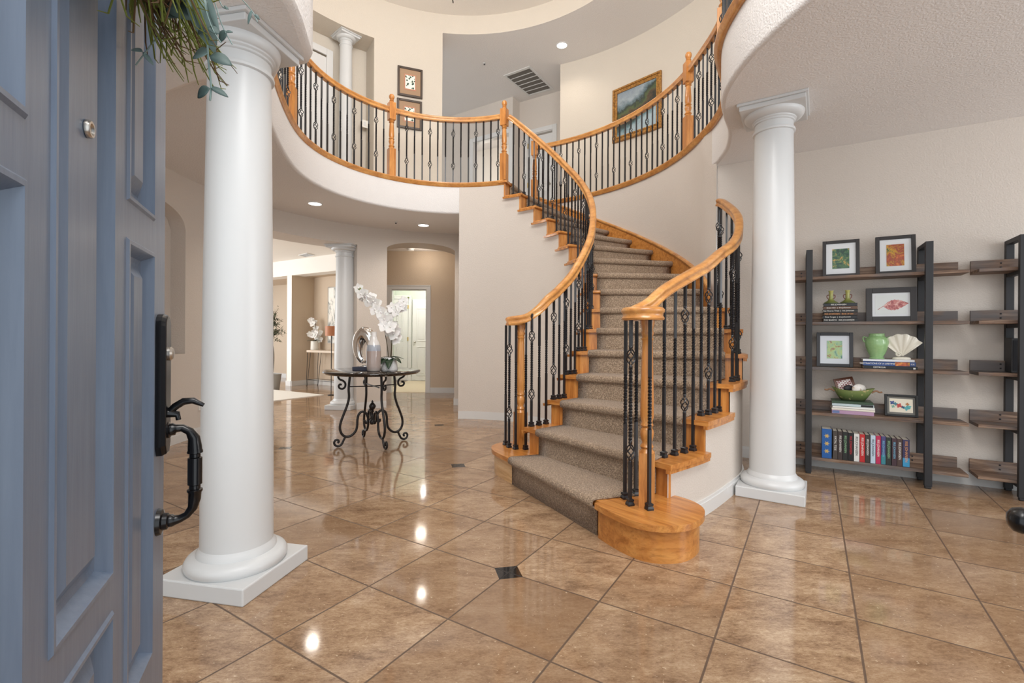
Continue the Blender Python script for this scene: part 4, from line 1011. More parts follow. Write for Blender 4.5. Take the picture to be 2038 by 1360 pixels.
# ------------------------------------------------------------------ living room pieces
def cpt(s, dp): q = lp(s, dp); return Vector((q[0], q[1], 0))
KT = .80
ct = thing('console_table', 'narrow console table on thin black hairpin legs in the recess behind the column', 'table', tuple(cpt(.95,.33)))
ax, ay = Vector((LD.x,LD.y,0)), Vector((LN.x,LN.y,0))
cc_ = cpt(.90,.33)
obj('tabletop', MB().obox(cc_+Vector((0,0,KT-.025)), ax*.62, ay*.15, (0,0,.025)), flat('pale_ash', srgb(216,198,178), .4), ct, bevel=.006)
for sx in (-1, 1):
    for sy in (-1, 1):
        b_ = cc_+ax*(.60*sx)+ay*(.135*sy); g = b_+ax*(.03*sx)
        pts = [b_+Vector((0,0,KT-.05)), g+Vector((0,0,.02)), g+Vector((0,0,.006))-ax*.012*sx, g+Vector((0,0,.02))-ax*.028*sx, b_-ax*(.11*sx)+Vector((0,0,KT-.05))]
        obj('leg', MB().tube(spline(pts, 3), .006, 6), M['steel_black'], ct, smooth=60)
m = MB(); zz_ = .14
for sy in (-1,1): m.tube([cc_+ax*-.61+ay*.135*sy+Vector((0,0,zz_)), cc_+ax*.61+ay*.135*sy+Vector((0,0,zz_))], .005, 6)
for sx in (-1,1): m.tube([cc_+ax*.61*sx-ay*.135+Vector((0,0,zz_)), cc_+ax*.61*sx+ay*.135+Vector((0,0,zz_))], .005, 6)
obj('foot_rail', m, M['steel_black'], ct)
pY = 10.75; pc = hit(626, 696, pY); hh_ = lambda px, py: hit(px, py, pY)
orchid('small white orchid in a pale pot on the console table', (pc.x,pY), KT, 1.15,
  [([(pc.x+.02,pY,KT+.16), hh_(627,680), hh_(628,660), hh_(628,645), hh_(624,638), hh_(618,634)], 7, 1),
   ([(pc.x+.02,pY,KT+.16), hh_(628,676), hh_(628,664), hh_(622,664), hh_(616,660)], 6, 1), ([(pc.x+.02,pY,KT+.16), hh_(630,676), hh_(634,664), hh_(638,660)], 4, 0)],
  .085, .08, .20, [(-.8,-.3,.5,.14,.05),(.8,-.3,.5,.16,.05),(.2,-.8,.5,.14,.05),(.5,.2,.9,.15,.05)], 1, 9)
# abstract canvas
d = Nd('abstract_canvas'); v = geo_pos(d); m3 = d.n('ShaderNodeMapping'); m3.inputs['Scale'].default_value = (3.5,3.5,1.5); d.l(v, m3.inputs[0]); n = d.noise(m3.outputs[0], 1.2, 5, .7, 1.2)
d.set(Base_Color=d.ramp(n, [(.30, srgb(80,84,84)), (.40, srgb(176,178,174)), (.47, srgb(240,236,228)), (.62, srgb(246,242,236)), (.72, srgb(206,204,198))]), Roughness=.7); M['abstract'] = d.m
pc_ = cpt(.98,.545)
pa = thing('abstract_painting', 'tall grey and white abstract painting above the console table', 'painting', (pc_.x,pc_.y,.96))
obj('canvas', MB().obox(pc_+Vector((0,0,1.58)), ax*.42, ay*.012, (0,0,.61)), M['abstract'], pa)
m = MB()
for sx in (-1,1): m.obox(pc_+ax*.43*sx+Vector((0,0,1.58)), ax*.010, ay*.016, (0,0,.63))
for sz in (-1,1): m.obox(pc_+Vector((0,0,1.58+.62*sz)), ax*.42, ay*.016, (0,0,.010))
obj('frame', m, M['nickel'], pa)
# floor lamp with a copper shade, mostly behind the column
lx = Vector(((659.6-CXP)/FPX*9.0, 9.0))
fl = thing('floor_lamp', 'slim black floor lamp with copper shade beside the white column', 'lamp', (lx.x,lx.y,0))
obj('base', MB().lathe([(.001,0),(.06,0),(.06,.010),(.02,.016),(.001,.016)], 32, (lx.x,lx.y,0)), M['steel_black'], fl, smooth=40)
obj('pole', MB().tube([(lx.x,lx.y,.018),(lx.x,lx.y,1.20)], .008, 8), M['steel_black'], fl, smooth=60)
obj('lamp_shade', MB().lathe([(.115,1.12),(.115,1.305),(.112,1.305),(.112,1.12)], 32, (lx.x+.004,lx.y,0), cap=False), flat('copper_shade', srgb(186,122,84), .5), fl, smooth=40)
# white rug
rc = Vector(pl(645,787,0)); ra = Vector((-.865,.50)).normalized(); rb = Vector((-.52,-.855)).normalized()
q4 = [rc, rc+ra*2.4, rc+ra*2.4+rb*1.9, rc+rb*1.9]
setp(obj('area_rug', MB().prism([tuple(p) for p in q4], .0, .012), M['rug']), 'off-white area rug on the travertine beyond the wide opening', 'rug')
# olive tree behind the big column
tx = Vector(((543-CXP)/FPX*9.9, 9.9))
tr = thing('olive_tree', 'potted olive tree beside the living room pier, half hidden by the big column', 'plant', (tx.x,tx.y,0))
obj('planter', MB().lathe([(.001,0),(.13,0),(.17,.32),(.155,.32),(.15,.28),(.001,.28)], 28, (tx.x,tx.y,0)), flat('planter_grey', srgb(150,146,140), .7), tr, smooth=40)
obj('trunk', MB().tube(spline([(tx.x,tx.y,.28),(tx.x+.02,tx.y,.7),(tx.x-.02,tx.y,1.1),(tx.x,tx.y,1.5)],6), .014, 8), M['stem'], tr, smooth=60)
r_ = random.Random(11); m = MB(); br = MB()
for i in range(60):
    a = r_.random()*2*pi; e = r_.uniform(-.5,1.2); L = r_.uniform(.12,.30); p0_ = Vector((tx.x,tx.y,r_.uniform(1.0,1.5))); dv = Vector((cos(a)*cos(e),sin(a)*cos(e),sin(e)))
    br.tube([p0_, p0_+dv*L*.6, p0_+dv*L+Vector((0,0,-.03))], .003, 4)
    for j in range(12):
        f = r_.uniform(.2,1); dd = Vector((r_.uniform(-1,1),r_.uniform(-1,1),r_.uniform(-.8,.8))); leaf(m, p0_+dv*L*f, dd, (0,0,1), r_.uniform(.05,.075), .016, .1)
obj('branch', br, M['stem'], tr); setp(obj('foliage', m, M['leaf_olive'], tr), kind='stuff')
# ------------------------------------------------------------------ things on walls and ceilings
def downlight(label, px, py, z, r, cat='light'):
    p = pl(px, py, z); t = thing('recessed_light', label, cat, (p[0],p[1],z-.003), 'recessed ceiling lights')
    obj('trim_ring', MB().lathe([(r*1.22,z-.0005),(r*1.22,z-.006),(r*1.02,z-.010),(r*.98,z-.004),(r*.98,z-.0005)], 32, (p[0],p[1],0), cap=False), M['trim'], t, smooth=40)
    obj('lens', MB().lathe([(r,z-.001),(r*.98,z-.005),(.001,z-.006)], 32, (p[0],p[1],0), cap=False), M['bulb'], t, smooth=40)
    return p
dl1 = downlight('round recessed light under the balcony, left of the column by the opening', 627, 405, Z1, .078)
dl2 = downlight('round recessed light under the balcony just above the arch', 843, 448, Z1, .078)
dl3 = downlight('round recessed light in the upstairs ceiling beside the vent', 1118.5, 90, Z3, .082)
def vent(name, label, corners, z, nb):
    c = [Vector((*pl(*q, z), z)) for q in corners]; o = sum(c, Vector())/4
    t = thing(name, label, 'vent', tuple(o)); m = MB(); s = MB(); 
    L = lambda f, g: (c[0].lerp(c[1], f)).lerp(c[3].lerp(c[2], f), g)
    def strip(m, f0, f1, g0, g1, h): 
        a = [L(f0,g0),L(f1,g0),L(f1,g1),L(f0,g1)]; m.add(a+[p-Vector((0,0,h)) for p in a], [(4,5,6,7),(0,1,5,4),(1,2,6,5),(2,3,7,6),(3,0,4,7)])
    for a in ((0,1,0,.06),(0,1,.94,1),(0,.06,.06,.94),(.94,1,.06,.94)): strip(m, *a, .012)
    obj('frame', m, M['trim'], t)
    b = MB(); strip(b, .06,.94,.06,.94,.002); obj('grille_back', b, flat('vent_shadow', srgb(112,108,102), .8), t)
    for i in range(1, nb):
        g = .06+.88*i/nb; s = MB(); strip(s, .06,.94,g-.006,g+.006,.010); obj('bar', s, M['trim'], t)
    return t
vent('return_air_vent', 'large rectangular air vent in the grey upstairs ceiling', [(1002,150),(1054,131),(1102,177),(1053,191)], Z3, 6)
def hplane(px, py): return pl(px, py, Z1+.3)
vent('ceiling_vent', 'small dark vent in the white living room ceiling', [(594,507.5),(611,503.5),(627,507.5),(608,510.8)], 2.799, 5)
S('ceiling_living', MB().prism([P(RW+.49,165),P(RW+.49,150),P(RW+.49,140),P(RW+.49,130),lp(3.2,.02),lp(-4,.02),(-8,8)], 2.80, 2.83) if True else None, M['ceil_white'])
def sprinkler(label, px, py, z):
    p = pl(px, py, z); t = thing('ceiling_sprinkler', label, 'sprinkler', (p[0],p[1],z))
    obj('escutcheon', MB().lathe([(.026,z),(.024,z-.006),(.012,z-.01),(.001,z-.01)], 20, (p[0],p[1],0)), M['trim'], t, smooth=40)
    obj('head', MB().lathe([(.009,z-.009),(.006,z-.02),(.014,z-.024),(.014,z-.027),(.001,z-.028)], 12, (p[0],p[1],0)), M['steel_black'], t, smooth=40)
sprinkler('small round sprinkler in the balcony underside left of the arch light', 788, 442, Z1); sprinkler('tiny round sprinkler in the grey upstairs ceiling left of the vent', 964, 126, Z3)
p = (-1.96, 9.18)
sd_ = thing('smoke_detector', 'round white smoke detector on the hall ceiling inside the arch', 'smoke detector', (p[0],p[1],Z1))
obj('base', MB().lathe([(.075,Z1),(.075,Z1-.012),(.001,Z1-.012)], 28, (*p,0)), M['trim'], sd_, smooth=30); obj('cap', MB().lathe([(.066,Z1-.012),(.06,Z1-.035),(.04,Z1-.042),(.001,Z1-.042)], 28, (*p,0)), M['trim'], sd_, smooth=30)
def plate_on_arc(name, label, R, px, py, w, h, deco, inward=True):
    k = (px-CXP)/FPX; best = None
    for i in range(3600):
        a = 85+i*.035; q = P(R, a)
        e = abs(q[0]-k*q[1]); best = (e, a) if best is None or e < best[0] else best
    a = best[1]; q = P(R, a); x, y = unroll(px, py); z = EYE-(y-YH)/FPX*q[1]
    n = Vector((-cos(radians(a)),-sin(radians(a)),0)); u = Vector((-n.y,n.x,0))
    t = thing(name, label, 'wall plate', (q[0],q[1],z)); c = Vector((q[0],q[1],z))+n*.006
    obj('cover_plate', MB().obox(c, u*(w/2), n*.005, (0,0,h/2)), M['plate'], t, bevel=.003)
    for dz in deco: obj('socket' if len(deco) > 1 else 'rocker', MB().obox(c+n*.006+Vector((0,0,dz)), u*.017, n*.002, (0,0,.016 if len(deco) > 1 else .032)), M['trim'], t, bevel=.003)
plate_on_arc('wall_outlet', 'white power outlet low on the curved wall left of the big column', RW, 400, 806, .072, .116, (-.024,.024))
plate_on_arc('light_switch', 'white light switch upstairs behind the left railing', RD+.43 if False else RD+.30, 723, 247, .12, .116, (0,))
# framed botanical prints upstairs
d = Nd('botanical_print'); cd_ = d.coord(kind='Object'); n = d.n('ShaderNodeTexVoronoi'); n.inputs['Scale'].default_value = 26; d.l(cd_, n.inputs['Vector'])
d.set(Base_Color=d.ramp(n.outputs['Distance'], [(.0, srgb(48,74,60)),(.34, srgb(92,116,92)),(.40, srgb(240,238,226))], 'CONSTANT'), Roughness=.5); M['botanical'] = d.m
def print_on_arc(label, R, px, py, w, h):
    k = (px-CXP)/FPX; best = None
    for i in range(1200):
        a = 99+i*.02; q = P(R, a); e = abs(q[0]-k*q[1]); best = (e, a) if best is None or e < best[0] else best
    a = best[1]; q = P(R, a); x, y = unroll(px, py); z = EYE-(y-YH)/FPX*q[1]
    n = Vector((-cos(radians(a)),-sin(radians(a)),0)); u = Vector((-n.y,n.x,0)); c = Vector((q[0],q[1],z))+n*.022; Zv = Vector((0,0,1))
    t = thing('framed_print', label, 'picture', tuple(c-Zv*h/2), 'botanical prints upstairs'); fw = .032
    m = MB()
    for s in (-1,1): m.obox(c+u*s*(w/2-fw/2), u*(fw/2), n*.014, (0,0,h/2)); m.obox(c+Zv*s*(h/2-fw/2), u*(w/2-fw), n*.014, (0,0,fw/2))
    obj('frame', m, flat('dark_walnut', srgb(66,52,42), .4), t, bevel=.003)
    obj('mat', MB().obox(c-n*.004, u*(w/2-fw), n*.004, (0,0,h/2-fw)), flat('tan_mat', srgb(168,138,110), .8), t)
    obj('inner_mat', MB().obox(c+n*.0012, u*(w*.235), n*.0012, (0,0,h*.27)), flat('rose_mat', srgb(190,134,110), .8), t)
    obj('print', MB().obox(c+n*.0032, u*(w*.195), n*.0010, (0,0,h*.23)), M['botanical'], t)
print_on_arc('upper of two dark framed botanical prints on the upstairs wall', RD, 813, 165.5, .385, .455)
print_on_arc('lower of two dark framed botanical prints, behind the balcony rail', RD, 812, 229, .385, .455)
# landscape in a gilt frame
d = Nd('landscape_oil'); cd_ = d.n('ShaderNodeTexCoord'); sp4 = d.n('ShaderNodeSeparateXYZ'); d.l(cd_.outputs['Generated'], sp4.inputs[0])
v = geo_pos(d); n = d.noise(v, 6, 5, .7); n2 = d.noise(v, 16, 4, .7)
gx = d.math('SUBTRACT', 1, sp4.outputs[0]) if False else sp4.outputs[0]
hgt = d.math('ADD', sp4.outputs[2], d.math('MULTIPLY', d.math('SUBTRACT', n, .5), .5)); hgt = d.math('SUBTRACT', hgt, d.math('MULTIPLY', d.math('POWER', gx, 2.0), .42))
cc = d.ramp(hgt, [(.0, srgb(176,196,204)),(.10, srgb(96,132,140)),(.20, srgb(50,62,56)),(.32, srgb(30,34,30)),(.40, srgb(88,68,46)),(.46, srgb(84,100,58)),(.55, srgb(32,50,44)),(.63, srgb(110,132,140)),(.75, srgb(166,178,186)),(1, srgb(134,150,164))])
d.set(Base_Color=d.mix(d.math('MULTIPLY', n2, .45), cc, srgb(62,60,54)), Roughness=.45); M['landscape'] = d.m
d = Nd('gilt_wood'); n = d.noise(geo_pos(d), 40, 4); d.set(Base_Color=d.ramp(n, [(.35, srgb(120,78,34)),(.65, srgb(190,138,66))]), Roughness=.35, Metallic=.25); M['gilt'] = d.m
a0_, a1_ = 50.4, 37.2; q0, q1 = Vector((*P(RR,a0_),0)), Vector((*P(RR,a1_),0)); u = (q1-q0).normalized(); n = Vector((u.y,-u.x,0))
q0 = None
c = (Vector((*P(RR,(a0_+a1_)/2),0)))+n*.03; cz = 4.79; w_, h__ = .88, .88; Zv = Vector((0,0,1)); c = c+Zv*cz
lt = thing('landscape_painting', 'square landscape painting in a gilt frame on the curved upstairs wall', 'painting', tuple(c-Zv*h__/2))
m = MB(); fw = .085
for (o_, i_, d0) in ((0,.03,.030),(.03,.06,.018),(.06,.085,.024)):
    for s in (-1,1):
        m.obox(c+u*s*(w_/2-(o_+i_)/2), u*((i_-o_)/2), n*d0, (0,0,h__/2-o_)); m.obox(c+Zv*s*(h__/2-(o_+i_)/2), u*(w_/2-i_), n*d0, (0,0,(i_-o_)/2))
obj('frame', m, M['gilt'], lt, bevel=.004)
obj('canvas', MB().obox(c, u*(w_/2-fw), n*.008, (0,0,h__/2-fw)), M['landscape'], lt)
# chandelier hanging in the drum (only its tip shows)
cx_, cy_ = (896.5-CXP)/FPX*CY, CY; zt_ = 4.665
ch = thing('chandelier', 'bronze chandelier hanging in the round ceiling, only its lower tip showing', 'chandelier', (cx_,cy_,zt_))
obj('finial_hook', MB().tube(spline([(cx_+.008,cy_,zt_),(cx_+.006,cy_,zt_+.02),(cx_,cy_,zt_+.05),(cx_,cy_,zt_+.1)],5), [.006]*16, 8), M['iron_brown'], ch, smooth=60)
obj('stem', MB().lathe([(.001,zt_+.1),(.03,zt_+.12),(.05,zt_+.16),(.03,zt_+.2),(.02,zt_+.3),(.045,zt_+.36),(.02,zt_+.42),(.012,zt_+.55),(.012,Z4-.05),(.06,Z4-.03),(.065,Z4),(.001,Z4)], 20, (cx_,cy_,0)), M['iron_brown'], ch, smooth=50)
M['amber'] = flat('amber_glass', srgb(244,220,170), .4, 0, Emission_Color=(1,.80,.5,1), Emission_Strength=1.5)
for i in range(6):
    a = i*pi/3; f = lambda r, z: (cx_+r*cos(a), cy_+r*sin(a), zt_+z)
    ar = obj('arm', MB().tube(spline([f(.03,.34),f(.12,.24),f(.22,.22),f(.30,.28),f(.31,.34)],5), .008, 8), M['iron_brown'], ch, smooth=60)
    obj('glass_shade', MB().lathe([(.02,zt_+.34),(.05,zt_+.37),(.065,zt_+.43),(.062,zt_+.43),(.046,zt_+.375),(.018,zt_+.345)], 20, (cx_+.31*cos(a),cy_+.31*sin(a),0), cap=False), M['amber'], ar, smooth=50)
# maple wardrobe seen through the upstairs doorway
mc = HA0+dA*s_of(965,HA0,HA1)+nA*1.1; mu = Vector((dA.x,dA.y,0)); mn = Vector((nA.x,nA.y,0)); mo = Vector((mc.x+.15,mc.y,Z2))
M['maple'] = oak('maple_wood', scale=(20,20,2), c=((226,178,110),(236,194,132),(206,156,90)))
wd = thing('wardrobe', 'honey maple wardrobe seen through the upstairs doorway beside the newel', 'wardrobe', tuple(mo))
obj('body', MB().obox(mo+Vector((0,0,.72)), mu*.55, mn*.28, (0,0,.72)), M['maple'], wd)
for s in (-1,1):
    dd_ = mo+mu*s*.272-mn*.29+Vector((0,0,.72)); dr = obj('door', MB().obox(dd_, mu*.265, mn*.01, (0,0,.68)), M['maple'], wd, bevel=.004)
    obj('door_panel', MB().obox(dd_-mn*.012, mu*.19, mn*.004, (0,0,.58)), M['maple'], dr, bevel=.003)
# ------------------------------------------------------------------ open shelves on the right wall
U3, N3 = Vector((WD.x,WD.y,0)), Vector((-WN.x,-WN.y,0))    # along the wall, out of the wall
B0 = Vector((W0.x,W0.y,0))
def sp3(t, d, z): return B0+U3*t+N3*d+Vector((0,0,z))
def tz(px, py, d):
    x, y = unroll(px, py); k = (x-CXP)/FPX; o = B0+N3*d; t = (k*o.y-o.x)/(U3.x-k*U3.y); Y = o.y+U3.y*t
    return t, EYE-(y-YH)/FPX*Y
LV = (1.652,1.272,.893,.513,.135)
def shelf_unit(label, t0, t1, e0, e1):
    T_ = thing('bookshelf', label, 'shelf', tuple(sp3((t0+t1)/2,.16,0)))
    def bx(t_a,t_b,d0,d1,z0,z1): return MB().obox(sp3((t_a+t_b)/2,(d0+d1)/2,(z0+z1)/2), U3*((t_b-t_a)/2), N3*((d1-d0)/2), (0,0,(z1-z0)/2))
    for tp in (t0, t1):
        for d0, d1 in ((.282,.318),(.022,.058)):
            po = obj('post', bx(tp-.023,tp+.023,d0,d1,.02,1.875), M['steel_black'], T_, bevel=.002)
            obj('foot', bx(tp-.020,tp+.020,d0+.004,d1-.004,0,.022), M['steel_black'], po, bevel=.006)
        obj('top_bar', bx(tp-.0225,tp+.0225,.058,.282,1.845,1.874), M['steel_black'], T_)
        for z in LV: obj('side_bar', bx(tp-.018,tp+.018,.058,.282,z-.052,z-.025), M['steel_black'], T_)
    for z in LV:
        sh_ = obj('shelf_board', bx(t0-e0,t1+e1,.060,.280,z-.024,z), M['rustic'], T_, bevel=.002)
        obj('back_lip', bx(t0-e0,t1+e1-.02,.060,.078,z+.0005,z+.082), M['rustic'], sh_, bevel=.002)
        for tp in (t0, t1):
            for dz in (.024,.056):
                pass
    m = None
    for z in LV:
        for tp in (t0, t1):
            for dz in (.024,.056): obj('bolt', MB().lathe([(.006,.0),(.006,.003),(.003,.005),(.001,.005)], 8, sp3(tp-.055,.078,z+dz), N3.to_track_quat('Z','Y').to_matrix()), M['iron'], T_)
    return T_
shelf_unit('open rustic wood bookshelf with black metal posts filled with books and frames', .105, .875, .22, .235)
shelf_unit('second rustic bookshelf, cut off by the right edge, with nearly bare shelves', 1.385, 2.155, .225, .23)
Mat = {}
def mat_of(name, c, rough=.45):
    if name not in Mat: Mat[name] = flat(name, srgb(*c), rough)
    return Mat[name]
INK = {'white': flat('ink_white', srgb(236,234,228), .6), 'gold': flat('ink_gold', srgb(222,190,110), .5), 'orange': flat('ink_orange', srgb(228,160,96), .6), 'blue': flat('ink_blue', srgb(120,190,220), .6), 'black': flat('ink_black', srgb(24,24,26), .6), 'red': flat('ink_red', srgb(200,44,54), .6), 'green': flat('ink_green', srgb(150,196,150), .6)}
# pictures -------------------------------------------------------
def art(name, stops, scale, dist=.6, kind='noise'):
    d = Nd(name); c = d.coord(kind='Object'); n = d.noise(c, scale, 5, .65, dist); d.set(Base_Color=d.ramp(n, stops), Roughness=.4); return d.m
ART1 = art('abstract_green_art', [(.34, srgb(20,52,42)),(.46, srgb(40,84,62)),(.54, srgb(84,120,70)),(.60, srgb(206,160,80)),(.66, srgb(170,84,48))], 22)
ART2 = art('abstract_orange_art', [(.36, srgb(34,84,54)),(.43, srgb(204,152,44)),(.50, srgb(150,66,50)),(.57, srgb(196,100,56)),(.66, srgb(222,178,66))], 9)
ART3 = art('pink_leaf_art', [(.35, srgb(150,72,76)),(.5, srgb(196,120,116)),(.62, srgb(228,190,180))], 40)
ART4 = art('green_strata_art', [(.34, srgb(70,112,112)),(.42, srgb(150,186,150)),(.50, srgb(176,196,132)),(.56, srgb(150,112,86)),(.64, srgb(112,172,172))], 8, 1.8)
ART5 = flat('cream_paper', srgb(232,224,204), .6)
M['glass'] = flat('picture_glass', (1,1,1,1), .03, 0, Alpha=.10, Specular_IOR_Level=.8)
def picture(label, x0, x1, yt, shelf, d, aw, fw, fcol, matc, artm, aw2=.5, ah2=.5, lean=.10, yb=None, off=(0,0)):
    t0, _ = tz(x0, yt, d); t1, _ = tz(x1, yt, d); xm = (x0+x1)/2; _, zt = tz(xm, yt, d-.05); z0 = LV[shelf]+.001; h = zt-z0; w = t1-t0
    c0 = sp3((t0+t1)/2, d, z0)                       # bottom edge, leaning back to the wall
    up = (Vector((0,0,1))-N3*lean).normalized(); n = up.cross(U3)*-1; n = n if n.dot(N3) > 0 else -n
    T_ = thing('framed_picture', label, 'picture', tuple(c0)); C = c0+up*(h/2)+n*0
    def bx(m, a0,a1,b0,b1,e0,e1): m.obox(C+U3*((a0+a1)/2)+up*((b0+b1)/2)+n*((e0+e1)/2), U3*((a1-a0)/2), up*((b1-b0)/2), n*((e1-e0)/2))
    m = MB()
    for s in (-1,1):
        bx(m, *sorted((s*w/2,s*(w/2-fw))), -h/2,h/2,-.009,.009); bx(m, -w/2+fw,w/2-fw,*sorted((s*h/2,s*(h/2-fw))),-.009,.009)
    obj('frame', m, mat_of('frame_%d' % fcol[0], fcol, .5), T_, bevel=.002)
    m = MB(); bx(m, -w/2+fw,w/2-fw,-h/2+fw,h/2-fw,-.006,-.001); obj('mat', m, mat_of('mat_%d' % matc[0], matc, .7), T_)
    m = MB(); bx(m, off[0]-aw2*w/2,off[0]+aw2*w/2,off[1]-ah2*h/2,off[1]+ah2*h/2,-.001,.0005); obj('artwork', m, artm, T_)
    return T_, C, up, n, w, h
picture('dark framed green abstract picture at the left of the top shelf', 1637.5, 1711.5, 479, 0, .15, 0, .026, (44,40,40), (224,226,228), ART1, .46, .54)
picture('dark framed orange and red abstract picture at the right of the top shelf', 1743, 1824, 470, 0, .15, 0, .028, (44,40,40), (222,224,226), ART2, .44, .56)
T3, C3, up3, n3, w3, h3 = picture('dark wide framed picture of a pink leaf on the second shelf', 1724, 1826, 573, 1, .15, 0, .042, (50,46,46), (226,228,230), flat('pale_art_paper', srgb(222,226,224), .6), .62, .56)
# the leaf itself
m = MB(); N = 22; vs = []
for i in range(N+1):
    f = i/N; wd = .042*sin(pi*f**.8)*(1+.08*sin(i*2.1)); x = -.055+.16*f; yb_ = -.012+.02*f
    for s in (-1,0,1): vs.append(C3+U3*(x+.008)+up3*(yb_+s*wd)+n3*.0013)
m.add(vs, [q for i in range(N) for q in ((3*i,3*i+1,3*i+4,3*i+3),(3*i+1,3*i+2,3*i+5,3*i+4))]); m.tube([C3+U3*(-.048)+up3*(-.012)+n3*.0015, C3+U3*(-.085)+up3*(-.04)+n3*.0015], .0022, 5)
obj('leaf_motif', m, ART3, T3)
picture('black framed green strata picture at the left of the third shelf', 1625.5, 1698.5, 662, 2, .16, 0, .026, (46,46,50), (216,220,226), ART4, .42, .52)
T5, C5, up5, n5, w5, h5 = picture('small black framed floral sketch at the right of the fourth shelf', 1761, 1828, 785, 3, .17, 0, .017, (18,18,19), (120,118,112), ART5, .70, .62, .16)
for (x, y, r, cc) in ((-.055,.02,.014,(60,84,140)),(-.035,.012,.012,(80,140,150)),(-.05,-.01,.010,(120,170,150)),(-.012,.0,.016,(196,80,76)),(.012,-.012,.010,(60,90,120)),(.035,-.018,.016,(90,170,176)),(.05,-.008,.012,(96,180,180)),(.04,.014,.010,(190,130,80))):
    m = MB()
    for q in range(4):
        a = q*pi/2+x*40; leaf(m, C5+U3*x*1.0+up5*y+n5*.0012, U3*cos(a)+up5*sin(a), n5, r*1.3, r*.9, 0)
    obj('blossom_motif', m, mat_of('blossom_%d_%d' % (cc[0],cc[1]), cc, .6), T5)
# black stack on the second shelf ---------------------------------
stack = [('THE SEARCH   IRIS JOHANSEN', (24,24,26), 'white'), ('Final Target  |  Iris Johansen', (26,27,30), 'white'), ('IRIS JOHANSEN   Body of Lies', (58,40,30), 'orange'), ('No One to Trust  |  Iris Johansen', (38,36,34), 'white'), ('Dead Aim  |  Iris Johansen', (92,64,46), 'white'), ('IRIS JOHANSEN', (36,38,44), 'white')]
z = LV[1]+.001; r_ = random.Random(2)
words_ = ['bottom book of the dark stack on the second shelf, spine reading The Search','second book from the bottom of the dark stack on the second shelf','brown book with orange lettering reading Body of Lies in the dark stack','dark grey book just above the brown Body of Lies one','lighter brown book just below the top of the dark stack','black top book of the dark stack, under the candlesticks']
t0, _ = tz(1638, 640, .265); t1, _ = tz(1707, 640, .265); stack_top = None
for i, (ti, colr, ink) in enumerate(stack):
    Tk = .0255; L = (t1-t0)*(1-.012*(i % 3)); dd_ = .16; tc = (t0+t1)/2+r_.uniform(-.004,.004)
    b, n = book(words_[i], sp3(tc,.185+r_.uniform(-.004,.004),z), (U3.x,U3.y), L, dd_, Tk-.0007, mat_of('cover_%d_%d' % colr[:2], colr), True, 'dark novels stacked flat on the second shelf')
    text('title', ti, .0155, INK[ink], b, sp3(tc-.012,.185+dd_/2+.005,z+Tk/2), U3, (0,0,1)); z += Tk
for i, (px, lab) in enumerate(((1654,'left of two small green candlesticks on the dark book stack'),(1687,'right of two small green candlesticks on the dark book stack'))):
    tc, _ = tz(px, 600, .20); p = sp3(tc,.195,z)
    cs = thing('candlestick', lab, 'candlestick', tuple(p), 'green candlesticks')
    k = 1.0
    dk = Mat.get('candle_glaze')
    if dk is None:
        d = Nd('candle_glaze'); sz_ = d.n('ShaderNodeSeparateXYZ'); d.l(d.coord(kind='Generated'), sz_.inputs[0]); d.set(Base_Color=d.ramp(sz_.outputs[2], [(0, srgb(88,98,56)),(.3, srgb(134,138,76)),(1, srgb(180,176,104))]), Roughness=.3); dk = Mat['candle_glaze'] = d.m
    obj('stick', MB().lathe([(.001,0),(.052,0),(.053,.006),(.046,.012),(.028,.024),(.017,.036),(.014,.05),(.016,.058),(.014,.066),(.015,.10),(.020,.106),(.020,.109),(.013,.110),(.011,.095),(.001,.09)], 24, p), dk, cs, smooth=50)
    for s in (-1,1):
        obj('handle', MB().tube(spline([p+U3*s*.014+Vector((0,0,.036)), p+U3*s*.026+Vector((0,0,.05)), p+U3*s*.029+Vector((0,0,.066)), p+U3*s*.020+Vector((0,0,.074)), p+U3*s*.013+Vector((0,0,.07))],4), .0034, 6), mat_of('twig_handle', (122,70,58), .5), cs, smooth=60)
# third shelf: coffee table books, green urn vase, white shell vase
z = LV[2]+.001; t0, _ = tz(1717, 735, .26); t1, _ = tz(1824, 735, .26); L0_ = t1-t0
b, n = book('black lowest coffee table book on the third shelf, spine reading Georgia', sp3((t0+t1)/2+.008,.165,z), (U3.x,U3.y), L0_, .19, .024, mat_of('cover_navyblack', (22,24,30)))
text('title', 'GEORGIA', .0185, INK['white'], b, sp3((t0+t1)/2-.06,.2605,z+.012), U3, (0,0,1)); obj('publisher_mark', MB().obox(sp3(t1-.012,.2605,z+.010), U3*.007, N3*.0006, (0,0,.006)), INK['white'], b); z += .0245
b, n = book('blue coffee table book on the third shelf, spine reading Destinations of a Lifetime', sp3((t0+t1)/2,.163,z), (U3.x,U3.y), L0_*.985, .19, .034, mat_of('cover_blue', (44,72,128)))
text('title', 'DESTINATIONS OF A LIFETIME', .0165, INK['white'], b, sp3((t0+t1)/2-.075,.2585,z+.017), U3, (0,0,1))
obj('spine_photo', MB().obox(sp3(t1-.085,.2582,z+.017), U3*.045, N3*.0006, (0,0,.0145)), ART2, b); text('publisher_name', 'CIE', .016, INK['white'], b, sp3(t1-.022,.2588,z+.017), U3, (0,0,1)); z += .0345
b, n = book('white top book of the coffee table books, under the green vase', sp3((t0+t1)/2-.004,.16,z), (U3.x,U3.y), L0_*.965, .185, .017, mat_of('cover_white', (222,224,228))); z += .0175
d = Nd('celadon_glaze'); n = d.noise(geo_pos(d), 60, 3); sz_ = d.n('ShaderNodeSeparateXYZ'); d.l(d.coord(kind='Generated'), sz_.inputs[0])
